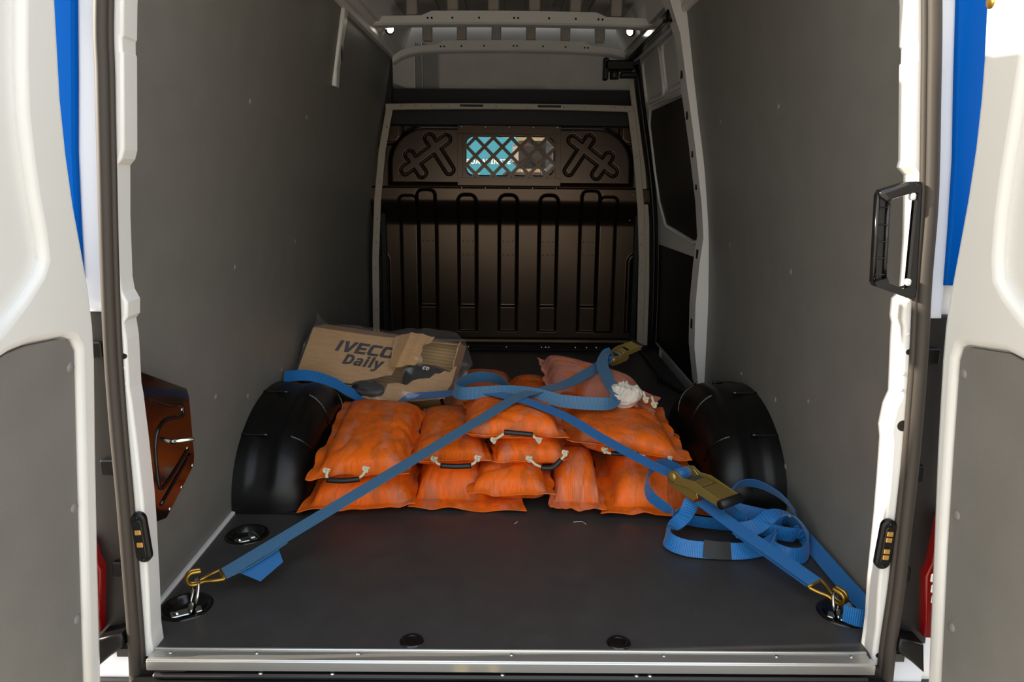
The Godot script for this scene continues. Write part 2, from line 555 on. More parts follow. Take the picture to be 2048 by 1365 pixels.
func build_shell() -> void:
	# floor board with the tie-down wells cut out of it
	var fl := CSGCombiner3D.new()
	fl.name = "floor"
	var slab := CSGBox3D.new()
	slab.size = Vector3(1.80, 0.02, 3.19)
	slab.position = Vector3(0, -0.01, -1.607)
	slab.material = M.floor
	fl.add_child(slab)
	for c in CUPS:
		var cy := CSGCylinder3D.new()
		cy.radius = 0.058
		cy.height = 0.06
		cy.sides = 40
		cy.position = c
		cy.operation = CSGShape3D.OPERATION_SUBTRACTION
		cy.material = M.floor
		fl.add_child(cy)
	add_child(fl)
	tag(fl, "dark grey film-faced plywood load floor", "", "", "structure")
	var s := st_new()
	cbox(s, Vector3(0, -0.10, -1.62), Vector3(1.98, 0.03, 3.2), 0.004)
	var sub := put(s, "floor_under", M.trim_black)
	sub.set_meta("kind", "structure")

	# lining boards on both sides
	for side in [-1.0, 1.0]:
		var w := structure("wall_left" if side < 0 else "wall_right")
		s = st_new(true)
		side_panel(s, PackedVector2Array([Vector2(-0.055, 0.0), Vector2(-0.055, 1.80), Vector2(-1.83, 1.80), Vector2(-1.83, 0.0)]), side, 0.0, 0.008)
		put(s, "lining_panel", M.lining, w)
		if side < 0:
			s = st_new(true)
			side_panel(s, PackedVector2Array([Vector2(-1.836, 0.0), Vector2(-1.836, 1.735), Vector2(-3.17, 1.735), Vector2(-3.17, 0.0)]), side, -0.006, 0.008)
			put(s, "lining_panel", M.lining, w)
		# plastic push fasteners
		var spots := []
		var list := [[1.275, -0.86], [0.775, -0.835], [0.407, -0.65], [0.33, -0.92], [0.145, -0.785], [1.275, -1.5], [0.80, -1.5], [0.32, -1.3]]
		for p in list:
			spots.append(Vector3(side * (wx(p[0]) - 0.007), p[0], p[1]))
		studs(w, "fastener", dome(0.0105, 0.005), M.lining, spots, standing(Vector3(-side, 0, 0)))
		# outer body side behind the lining
		s = st_new()
		cbox(s, Vector3(side * 0.985, 0.86, -1.68), Vector3(0.025, 1.98, 3.18), 0.004)
		put(s, "body_side", M.white, w)
		# white edge strip where board meets floor
		s = st_new()
		cbox(s, Vector3(side * 0.886, 0.004, -0.42), Vector3(0.013, 0.010, 0.66), 0.002)
		var bb := put(s, "baseboard_left" if side < 0 else "baseboard_right", M.white_dull)
		tag(bb, "", "", "", "structure")

	# roof: outer skin, pressed lengthwise ribs, cross bows, side rails
	var ce := structure("ceiling")
	s = st_new()
	cbox(s, Vector3(0, 1.945, -1.68), Vector3(1.98, 0.02, 3.2), 0.003)
	put(s, "roof_skin", M.roof, ce)
	for k in 9:
		var x := -0.60 + 0.15 * k
		s = st_new()
		plate(s, PackedVector2Array([Vector2(x - 0.05, 0.03), Vector2(x + 0.05, 0.03), Vector2(x + 0.05, 3.12), Vector2(x - 0.05, 3.12)]), Transform3D(Basis(Vector3(1, 0, 0), Vector3(0, 0, -1), Vector3(0, -1, 0)).orthonormalized(), Vector3(0, 1.936, -0.02)), 0.016, 0.012)
		put(s, "roof_rib", M.roof, ce)
	for zz in [-0.35, -1.05, -1.75, -2.44, -3.13]:
		var lowest: bool = zz < -3.0
		s = st_new(false)
		var prev := []
		var nn := 28
		for k in nn + 1:
			var u := -1.0 + 2.0 * k / nn
			var x := 0.70 * u
			var droop: float = (0.018 if lowest else 0.010) * u * u + (0.055 if lowest else 0.0) * pow(abs(u), 10.0)
			var yb := 1.784 - droop - (0.018 if lowest else 0.0)
			var yt: float = yb + 0.040 + (0.020 if abs(u) < 0.62 else 0.0)
			var ring := [Vector3(x, yb + 0.008, zz + 0.05), Vector3(x, yb, zz + 0.038), Vector3(x, yb, zz - 0.038), Vector3(x, yt, zz - 0.045), Vector3(x, yt, zz + 0.05)]
			if prev:
				for q in ring.size():
					var q2 := (q + 1) % ring.size()
					quad_o(s, prev[q], ring[q], ring[q2], prev[q2], Vector3(x, yb + 0.025, zz))
			prev = ring
		var bow := put(s, "roof_bow", M.white_dull, ce)
		# punched holes along the bow: dark plugs
		var hs := st_new()
		for x in [-0.42, -0.40, -0.30, -0.17, 0.0, 0.02, 0.17, 0.30, 0.41, 0.43]:
			var u: float = x / 0.70
			var yb: float = 1.784 - (0.018 if lowest else 0.010) * u * u - (0.018 if lowest else 0.0)
			lathe(hs, [Vector2(0, 0.0012), Vector2(0.0055, 0.0012), Vector2(0.0055, -0.002)], 8, Transform3D(standing(Vector3(0, 0, 1)), Vector3(x, yb + 0.028, zz + 0.05)))
		put(hs, "punched_hole", M.partition_dark, bow)
		# upright tabs that tie the bow to the roof skin
		for k in 6:
			s = st_new()
			cbox(s, Vector3(-0.5 + 0.2 * k, 1.875, zz), Vector3(0.055, 0.105, 0.06), 0.006)
			put(s, "bow_tab", M.roof, ce)
	for side in [-1.0, 1.0]:
		s = st_new(true)
		var prev2 := []
		var rail := [Vector2(0.76, 1.755), Vector2(0.725, 1.735), Vector2(0.70, 1.735), Vector2(0.692, 1.752), Vector2(0.692, 1.772), Vector2(0.672, 1.79), Vector2(0.655, 1.79), Vector2(0.645, 1.81), Vector2(0.62, 1.87), Vector2(0.60, 1.935)]
		s.set_smooth_group(-1)
		for q in rail.size() - 1:
			var a: Vector2 = rail[q]
			var b: Vector2 = rail[q + 1]
			quad_o(s, Vector3(side * a.x, a.y, -0.05), Vector3(side * b.x, b.y, -0.05), Vector3(side * b.x, b.y, -3.24), Vector3(side * a.x, a.y, -3.24), Vector3(side * 1.2, 2.2, -1.6))
		put(s, "roof_rail", M.white_dull, ce)

# ------------------------------------------------------------------ bulkhead
func sd_round_box(p: Vector2, c: Vector2, h: Vector2, r: float) -> float:
	var q := (p - c).abs() - h + Vector2(r, r)
	return Vector2(max(q.x, 0.0), max(q.y, 0.0)).length() + min(max(q.x, q.y), 0.0) - r

func sd_seg(p: Vector2, a: Vector2, b: Vector2) -> float:
	var t: float = clamp((p - a).dot(b - a) / (b - a).length_squared(), 0.0, 1.0)
	return p.distance_to(a + (b - a) * t)

func relief(x: float, y: float) -> float:
	var p := Vector2(x, y)
	var z := 0.0
	# lean of the sheet: lower half set forward, upper half set back towards the load
	z += 0.075 * smoothstep(0.755, 0.925, y)
	z -= 0.05 * smoothstep(1.352, 1.372, y)
	z -= 0.10 * clamp(y - 1.0, 0.0, 0.36)      # upper part leans away from the load
	# five pressed channels with round tops, shallower at their feet
	if y < 0.99 and y > 0.09:
		for c in [-0.525, -0.276, -0.023, 0.226, 0.480]:
			var top: float = 0.945 if abs(c) < 0.4 else 0.975
			var d := sd_round_box(p, Vector2(c, top - 0.6), Vector2(0.052, 0.6), 0.035)
			if d < 0.012:
				var depth: float = lerp(0.010, 0.026, smoothstep(0.245, 0.255, y))
				z -= depth * smoothstep(0.012, -0.006, d)
		for c in [-0.634, 0.588]:
			var d := sd_round_box(p, Vector2(c, 0.34), Vector2(0.052, 0.60), 0.03)
			if d < 0.010: z += 0.014 * smoothstep(0.010, -0.008, d)
		# hooked beads at both edges
		for sd in [-1.0, 1.0]:
			var q := Vector2(x * sd + 0.022 * sd, y)
			var e := sd_round_box(q, Vector2(0.86, 0.30), Vector2(0.10, 0.285), 0.05)
			if abs(e) < 0.02: z += 0.012 * smoothstep(0.018, 0.006, abs(e))
		for c in [-0.70, -0.455, -0.345, -0.205, -0.092, 0.045, 0.155, 0.295, 0.41, 0.55, 0.66]:
			pass
	# raised shoulder panel round the window, arched at the sides
	if y > 0.99 and y < 1.40:
		var d2 := sd_round_box(Vector2(x + 0.01, y), Vector2(0, 1.06), Vector2(0.715, 0.275), 0.21)
		var inside: float = max(d2, 1.02 - y)
		z += 0.03 * smoothstep(0.026, -0.004, inside) - 0.01
		var outer := sd_round_box(Vector2(abs(x + 0.01), y), Vector2(0.77, 1.34), Vector2(0.11, 0.09), 0.06)
		if abs(outer) < 0.012: z -= 0.006 * smoothstep(0.012, 0.003, abs(outer))
		# pressed double-cross outlines beside the window
		var m := Vector2(-abs(x + 0.02) - 0.012, y)
		var k: float = min(sd_seg(m, Vector2(-0.637, 1.092), Vector2(-0.392, 1.274)), min(sd_seg(m, Vector2(-0.493, 1.279), Vector2(-0.372, 1.096)), sd_seg(m, Vector2(-0.611, 1.180), Vector2(-0.538, 1.075)))) - 0.027
		z -= 0.009 * smoothstep(0.0075, 0.002, abs(k))
	# round-headed upper recess where the bar is bolted
	z -= 0.03 * smoothstep(0.05, 0.0, y)
	return z

func build_partition() -> void:
	var w := structure("wall_front")
	var nx := 330
	var ny := 300
	var x0 := -0.86
	var x1 := 0.84
	var y1 := 1.46
	var hgt := PackedFloat32Array()
	hgt.resize((nx + 1) * (ny + 1))
	for j in ny + 1:
		for i in nx + 1:
			hgt[j * (nx + 1) + i] = relief(lerp(x0, x1, float(i) / nx), y1 * j / ny)
	var verts := PackedVector3Array()
	var norms := PackedVector3Array()
	var ids := PackedInt32Array()
	var dx := (x1 - x0) / nx
	var dy := y1 / ny
	for j in ny + 1:
		for i in nx + 1:
			verts.append(Vector3(x0 + dx * i, dy * j, -3.20 + hgt[j * (nx + 1) + i]))
			var gx: float = (hgt[j * (nx + 1) + min(i + 1, nx)] - hgt[j * (nx + 1) + max(i - 1, 0)]) / (2 * dx)
			var gy: float = (hgt[min(j + 1, ny) * (nx + 1) + i] - hgt[max(j - 1, 0) * (nx + 1) + i]) / (2 * dy)
			norms.append(Vector3(-gx, -gy, 1).normalized())
	for j in ny:
		for i in nx:
			var c := Vector2(x0 + dx * (i + 0.5), dy * (j + 0.5))
			if sd_round_box(c, Vector2(-0.017, 1.178), Vector2(0.268, 0.120), 0.05) < 0.0: continue
			var a := j * (nx + 1) + i
			ids.append_array([a, a + nx + 2, a + 1, a, a + nx + 1, a + nx + 2])
	var arr := []
	arr.resize(Mesh.ARRAY_MAX)
	arr[Mesh.ARRAY_VERTEX] = verts
	arr[Mesh.ARRAY_NORMAL] = norms
	arr[Mesh.ARRAY_INDEX] = ids
	var am := ArrayMesh.new()
	am.add_surface_from_arrays(Mesh.PRIMITIVE_TRIANGLES, arr)
	var o := MeshInstance3D.new()
	o.mesh = am
	o.material_override = M.partition
	o.name = "pressed_sheet"
	w.add_child(o)
	# backing behind the sheet, cut round the window, and the window rim
	var s := st_new()
	for b in [[-0.60, 0.73, 0.62, 1.46], [0.575, 0.73, 0.60, 1.46], [-0.017, 0.51, 0.60, 1.02], [-0.017, 1.39, 0.60, 0.14]]:
		cbox(s, Vector3(b[0], b[1], -3.25), Vector3(b[2], b[3], 0.012), 0.002)
	put(s, "backing_sheet", M.partition_dark, w)
	s = st_new(true)
	var rim := []
	for p in rrect(-0.285, 1.058, 0.251, 1.298, 0.05): rim.append(Vector3(p.x, p.y, -3.120 - 0.10 * (p.y - 1.0)))
	tube(s, rim, 0.009, 8, true)
	put(s, "window_rim", M.gloss_black, w)
	# upper grey board, black ledge, bolted bar
	s = st_new()
	cbox(s, Vector3(0, 1.74, -3.34), Vector3(1.5, 0.42, 0.015), 0.003)
	put(s, "upper_panel", M.lining, w)
	for x in [-0.60, -0.555]:
		s = st_new()
		cbox(s, Vector3(x, 1.70, -3.331), Vector3(0.004, 0.30, 0.006), 0.001)
		put(s, "panel_bead", M.partition_dark, w)
	s = st_new()
	cbox(s, Vector3(-0.01, 1.52, -3.27), Vector3(1.56, 0.115, 0.03), 0.006)
	put(s, "ledge", M.partition_dark, w)
	s = st_new()
	cbox(s, Vector3(-0.01, 1.40, -3.21), Vector3(1.62, 0.14, 0.03), 0.004)
	put(s, "header_sheet", M.partition_dark, w)
	var bar := PackedVector2Array()
	for k in 17:
		var u := -1.0 + k / 8.0
		bar.append(Vector2(-0.02 + 0.735 * u, 1.480 - 0.007 * u * u))
	for k in 17:
		var u := 1.0 - k / 8.0
		bar.append(Vector2(-0.02 + 0.735 * u, 1.446 - 0.010 * u * u))
	s = st_new()
	plate(s, bar, Transform3D(Basis.IDENTITY, Vector3(0, 0, -3.15)), 0.03, 0.004)
	var br := put(s, "cross_bar", M.bracket, w)
	for x in [-0.245, 0.215]:
		s = st_new()
		plate(s, rrect(x - 0.07, 1.459, x + 0.07, 1.472, 0.006), Transform3D(Basis.IDENTITY, Vector3(0, 0, -3.1215)), 0.002, 0.0005)
		put(s, "slot", M.partition_dark, br)
	var rv := []
	for x in [-0.66, -0.58, -0.56, -0.48, -0.38, -0.30, -0.10, 0.08, 0.30, 0.42, 0.50, 0.58, 0.60, 0.66]:
		rv.append(Vector3(x, 1.462, -3.1205))
	studs(br, "screw", dome(0.005, 0.003, 8), M.steel, rv, standing(Vector3(0, 0, 1)))
	# bright flange strips down both edges of the bulkhead
	for d in [[[[-0.751, 1.451], [-0.802, 1.207], [-0.838, 0.913], [-0.862, 0.549], [-0.872, 0.02]], 0.042], [[[0.720, 1.451], [0.760, 1.22], [0.806, 0.867], [0.826, 0.58], [0.838, 0.02]], -0.042]]:
		var poly := PackedVector2Array()
		for p in d[0]: poly.append(Vector2(p[0], p[1]))
		for k in d[0].size():
			var p: Array = d[0][d[0].size() - 1 - k]
			poly.append(Vector2(p[0] + d[1], p[1]))
		s = st_new()
		plate(s, poly, Transform3D(Basis.IDENTITY, Vector3(0, 0, -3.135)), 0.012, 0.002)
		var fs := put(s, "flange_strip", M.bracket, w)
		var sp := []
		for y in [1.34, 1.18, 1.02, 0.93, 0.80, 0.72, 0.66, 0.56, 0.50, 0.30, 0.24, 0.10]:
			var px: float = 0.0
			for i in 4:
				var a: Array = d[0][i]
				var b: Array = d[0][i + 1]
				if y <= a[1] and y >= b[1]: px = lerp(float(a[0]), float(b[0]), (a[1] - y) / (a[1] - b[1]))
			sp.append(Vector3(px + d[1] * 0.6, y, -3.1235))
		studs(fs, "rivet", dome(0.006, 0.003, 8), M.steel, sp, standing(Vector3(0, 0, 1)))
	# closing posts between bulkhead and body sides
	for sd in [-1.0, 1.0]:
		s = st_new()
		cbox(s, Vector3(sd * 0.905, 0.85, -3.23), Vector3(0.17, 1.9, 0.05), 0.004)
		cbox(s, Vector3(sd * 0.86, 1.68, -3.26), Vector3(0.26, 0.50, 0.06), 0.004)
		put(s, "closing_post", M.partition_dark, w)
	# dark upright angle beside each strip
	for x in [-0.795, 0.775]:
		s = st_new()
		cbox(s, Vector3(x, 0.62, -3.19), Vector3(0.035, 1.24, 0.04), 0.004)
		put(s, "edge_angle", M.partition_dark, w)
	# bottom flange with its bolts
	s = st_new()
	cbox(s, Vector3(0, 0.012, -3.10), Vector3(1.70, 0.02, 0.16), 0.004)
	put(s, "foot_flange", M.partition_dark, w)
	var bolts := []
	for x in [-0.32, -0.30, -0.265, -0.03, 0.19, 0.215, 0.235, 0.40, 0.47, 0.53, 0.66]:
		bolts.append(Vector3(x, 0.022, -3.04))
	studs(w, "bolt", dome(0.010, 0.010, 8), M.steel, bolts)
	studs(w, "bolt", dome(0.007, 0.005, 8), M.steel, [Vector3(0.735, 0.96, -3.12), Vector3(0.725, 0.80, -3.16)], standing(Vector3(0, 0, 1)))
	# pimples pressed into the channels
	var pim := []
	for c in [-0.525, -0.276, -0.023, 0.226, 0.480]:
		for q in [-0.03, 0.0, 0.03]:
			for y in [0.66, 0.575]:
				pim.append(Vector3(c + q, y, -3.2245))
	studs(w, "pimple", dome(0.004, 0.002, 6), M.partition, pim, standing(Vector3(0, 0, 1)))

	# lattice guard over the window
	var g := base("window_guard", Vector3(-0.02, 1.178, -3.116))
	g.rotation.x = -atan(0.10)
	tag(g, "dark metal lattice guard screwed over the bulkhead window", "window guard")
	s = st_new()
	for b in [[0, 0.152, 0.616, 0.046], [0, -0.152, 0.616, 0.046], [-0.293, 0, 0.030, 0.258], [0.293, 0, 0.030, 0.258]]:
		cbox(s, Vector3(b[0], b[1], 0), Vector3(b[2], b[3], 0.006), 0.001)
	put(s, "frame", M.partition, g)
	var win := PackedVector2Array([Vector2(-0.28, -0.131), Vector2(0.28, -0.131), Vector2(0.28, 0.131), Vector2(-0.28, 0.131)])
	for dirn in [1.0, -1.0]:
		for k in range(-4, 5):
			var c := Vector2(0.107 * k + 0.012, 0.0)
			var u := Vector2(1, dirn).normalized() * 0.6
			var v := Vector2(-dirn, 1).normalized() * 0.0095
			for q in Geometry2D.intersect_polygons(PackedVector2Array([c - u - v, c + u - v, c + u + v, c - u + v]), win):
				s = st_new()
				plate(s, q, Transform3D(Basis.IDENTITY, Vector3(0, 0, -0.003 + 0.0004 * dirn)), 0.005, 0.0008)
				put(s, "slat", M.partition, g)
	var rs := []
	for k in 5:
		for y in [0.168, -0.188]:
			rs.append(Vector3(-0.285 + 0.1425 * k, y, 0.002 if y > 0 else -0.004))
	studs(g, "rivet", dome(0.0055, 0.003, 8), M.steel, rs, standing(Vector3(0, 0, 1)))
	# the pane
	s = st_new()
	cbox(s, Vector3(-0.017, 1.178, -3.19), Vector3(0.55, 0.25, 0.004), 0.001)
	var pane := put(s, "window_1", M.glass)
	tag(pane, "", "", "", "structure")

# ------------------------------------------------------------------ rear opening
func pv(a: Array) -> PackedVector2Array:
	var o := PackedVector2Array()
	for p in a: o.append(Vector2(p[0], p[1]))
	return o

func build_rear_frame() -> void:
	var inner_l := [[-0.672, 1.78], [-0.737, 1.376], [-0.744, 1.314], [-0.747, 1.310], [-0.749, 1.287], [-0.747, 1.283], [-0.764, 1.104], [-0.770, 1.087], [-0.781, 1.075], [-0.791, 0.974], [-0.799, 0.849], [-0.797, 0.823], [-0.788, 0.803], [-0.791, 0.772], [-0.800, 0.761], [-0.798, 0.725], [-0.803, 0.618], [-0.801, 0.596], [-0.799, 0.508], [-0.798, 0.372], [-0.800, 0.302], [-0.807, 0.145], [-0.813, 0.046], [-0.811, -0.008], [-0.839, -0.050], [-0.859, -0.14]]
	var outer_l := [[-0.870, -0.14], [-0.868, 0.007], [-0.856, 0.371], [-0.850, 0.596], [-0.838, 0.808], [-0.814, 1.103], [-0.786, 1.375], [-0.72, 1.78]]
	var inner_r := [[0.675, 1.78], [0.743, 1.389], [0.751, 1.314], [0.755, 1.310], [0.758, 1.284], [0.755, 1.281], [0.775, 1.098], [0.773, 1.084], [0.789, 1.069], [0.802, 0.943], [0.808, 0.832], [0.793, 0.816], [0.794, 0.780], [0.799, 0.764], [0.801, 0.727], [0.810, 0.615], [0.801, 0.587], [0.797, 0.538], [0.803, 0.510], [0.807, 0.430], [0.811, 0.326], [0.812, 0.267], [0.814, 0.170], [0.820, 0.070], [0.819, -0.003], [0.827, -0.032], [0.838, -0.057], [0.845, -0.14]]
	var outer_r := [[0.868, -0.14], [0.866, 0.020], [0.864, 0.326], [0.854, 0.555], [0.847, 0.717], [0.840, 0.862], [0.829, 1.021], [0.788, 1.389], [0.725, 1.78]]
	var seals := [[Vector3(-0.715, 1.78, 0.012), Vector3(-0.772, 1.373, 0.012), Vector3(-0.784, 1.241, 0.012), Vector3(-0.798, 1.075, 0.012), Vector3(-0.813, 0.890, 0.012), Vector3(-0.825, 0.706, 0.012), Vector3(-0.831, 0.545, 0.012), Vector3(-0.834, 0.377, 0.012), Vector3(-0.839, 0.201, 0.012), Vector3(-0.845, 0.016, 0.012), Vector3(-0.854, -0.113, 0.012)],
		[Vector3(0.72, 1.78, 0.012), Vector3(0.774, 1.386, 0.012), Vector3(0.795, 1.209, 0.012), Vector3(0.815, 1.022, 0.012), Vector3(0.823, 0.864, 0.012), Vector3(0.834, 0.720, 0.012), Vector3(0.840, 0.613, 0.012), Vector3(0.846, 0.470, 0.012), Vector3(0.849, 0.332, 0.012), Vector3(0.852, 0.177, 0.012), Vector3(0.850, 0.028, 0.012), Vector3(0.854, -0.100, 0.012)]]
	for i in 2:
		var side := -1.0 if i == 0 else 1.0
		var t := structure("trim_1" if i == 0 else "trim_2")
		var poly := pv((inner_l if i == 0 else inner_r) + (outer_l if i == 0 else outer_r))
		var s := st_new()
		plate(s, poly, Transform3D(Basis.IDENTITY, Vector3(0, 0, -0.055)), 0.055, 0.006)
		var fl := put(s, "pillar_flange", M.white, t)
		# punched holes and pressed dimples
		s = st_new()
		for h in ([[-0.806, 0.69, 0.006], [-0.826, -0.015, 0.006]] if i == 0 else [[0.815, 0.712, 0.006], [0.832, 0.005, 0.006], [0.822, 0.552, 0.012]]):
			lathe(s, [Vector2(0, 0.001), Vector2(h[2], 0.001), Vector2(h[2], -0.002)], 14, Transform3D(standing(Vector3(0, 0, 1)), Vector3(h[0], h[1], 0.0)))
		put(s, "hole", M.trim_black, fl)
		var dm := []
		for y in [0.93, 0.91, 0.75, 0.665, 0.63]:
			dm.append(Vector3(side * (0.803 if y > 0.8 else 0.81), y, 0.0))
		studs(fl, "dimple", dome(0.005, 0.002, 8), M.white, dm, standing(Vector3(0, 0, 1)))
		# rubber door seal: a fat round bead with a gripping lip inside it
		s = st_new(true)
		var sp := smooth_path(seals[i], 6)
		tube(s, sp, 0.0135, 10)
		var sl := put(s, "door_seal", M.rubber, t)
		s = st_new(true)
		var lip := []
		for p in sp: lip.append(p + Vector3(-side * 0.014, 0, -0.006))
		tube(s, lip, 0.007, 8)
		put(s, "seal_lip", M.rubber, sl)
		# corner of the body behind the door: jamb, blue outer corner, black lower cover
		s = st_new()
		cbox(s, Vector3(side * 0.935, 0.84, -0.075), Vector3(0.12, 1.98, 0.07), 0.006)
		put(s, "corner_post", M.white, t)
		var dx := 0.0 if i == 0 else 0.0
		s = st_new()
		plate(s, pv([[side * 0.72, 1.80], [side * 0.775, 1.80], [side * 0.83, 1.393], [side * 0.845, 1.242], [side * 0.862, 1.10], [side * 0.872, 0.967], [side * 0.882, 0.78], [side * 0.835, 0.78], [side * 0.808, 1.10], [side * 0.78, 1.38]]), Transform3D(Basis.IDENTITY, Vector3(dx, 0, -0.05)), 0.04, 0.008)
		put(s, "jamb", M.jamb, t)
		s = st_new()
		plate(s, pv([[side * 0.99, 1.80], [side * 0.772, 1.80], [side * 0.825, 1.393], [side * 0.842, 1.242], [side * 0.858, 1.10], [side * 0.867, 0.967], [side * 0.874, 0.85], [side * 0.99, 0.85]]), Transform3D(Basis.IDENTITY, Vector3(dx, 0, -0.04)), 0.04, 0.008)
		put(s, "blue_corner", M.blue_paint, t)
		s = st_new()
		plate(s, pv([[side * 0.84, 0.785], [side * 0.93, 0.785], [side * 0.95, 0.02], [side * 0.855, 0.02]]), Transform3D(Basis.IDENTITY, Vector3(dx, 0, -0.06)), 0.04, 0.004)
		var cov := put(s, "lower_cover", M.trim_black, t)
		for y in [0.70, 0.44, 0.20]:
			s = st_new()
			cbox(s, Vector3(side * 0.872, y, -0.014), Vector3(0.03, 0.035, 0.012), 0.003)
			put(s, "clip", M.black_plastic, cov)
		s = st_new()
		plate(s, pv([[side * 0.855, 0.05], [side * 0.96, 0.05], [side * 0.96, -0.16], [side * 0.865, -0.16]]), Transform3D(Basis.IDENTITY, Vector3(dx, 0, -0.06)), 0.03, 0.006)
		put(s, "body_corner", M.jamb, t)
		# bump stop
		s = st_new()
		plate(s, pv([[side * 0.915, 0.052], [side * 0.862, 0.065], [side * 0.858, 0.034], [side * 0.893, 0.008], [side * 0.925, -0.02]]), Transform3D(Basis.IDENTITY, Vector3(dx, 0, -0.03)), 0.06, 0.006)
		put(s, "bump_stop", M.black_plastic, t)
	# header over the opening
	var hd := structure("trim_3")
	var s2 := st_new()
	cbox(s2, Vector3(0, 1.86, -0.04), Vector3(1.98, 0.18, 0.10), 0.01)
	put(s2, "header", M.white, hd)

	# sill: ribbed aluminium edge profile with screws
	var si := structure("trim_4", "aluminium edge profile along the rear of the load floor")
	var s := st_new()
	for q in [[-0.010, 0.003, 0.007, 0.006], [0.004, 0.0005, 0.022, 0.004], [0.024, 0.003, 0.020, 0.007], [0.034, -0.008, 0.006, 0.024]]:
		cbox(s, Vector3(0.0, q[1], q[0]), Vector3(1.62, q[3], q[2]), 0.0016)
	put(s, "edge_profile", M.alu, si)
	var sc := []
	for x in [-0.77, -0.575, -0.345, 0.0, 0.345, 0.60, 0.77]: sc.append(Vector3(x, 0.0025, 0.004))
	studs(si, "screw", dome(0.0055, 0.0035, 10), M.steel, sc)
	# bumper step below the sill, with the latch striker
	var bu := structure("trim_5", "black plastic bumper step under the sill")
	s = st_new()
	plate(s, pv([[-0.84, -0.02], [0.84, -0.02], [0.84, -0.20], [-0.84, -0.20]]), Transform3D(Basis.IDENTITY, Vector3(0, 0, -0.04)), 0.055, 0.004)
	cbox(s, Vector3(0, -0.052, 0.09), Vector3(1.70, 0.016, 0.16), 0.006)
	cbox(s, Vector3(0, -0.036, 0.028), Vector3(1.60, 0.014, 0.02), 0.005)
	put(s, "bumper_step", M.trim_black, bu)
	s = st_new()
	plate(s, rrect(-0.13, 0.0, -0.03, 0.05, 0.008), Transform3D(Basis(Vector3(1, 0, 0), Vector3(0, 0, -1), Vector3(0, 1, 0)), Vector3(0, -0.044, 0.10)), 0.006, 0.002)
	var stv := put(s, "striker_plate", M.zinc_gold, bu)
	s = st_new()
	plate(s, rrect(-0.10, 0.012, -0.05, 0.038, 0.006), Transform3D(Basis(Vector3(1, 0, 0), Vector3(0, 0, -1), Vector3(0, 1, 0)), Vector3(0, -0.0385, 0.10)), 0.003, 0.001)
	put(s, "striker_slot", M.trim_black, stv)
	var bs := []
	for x in [-0.56, -0.40, -0.02, 0.28, 0.31]: bs.append(Vector3(x, -0.029, 0.03))
	studs(bu, "screw", dome(0.006, 0.004, 8), M.steel, bs)

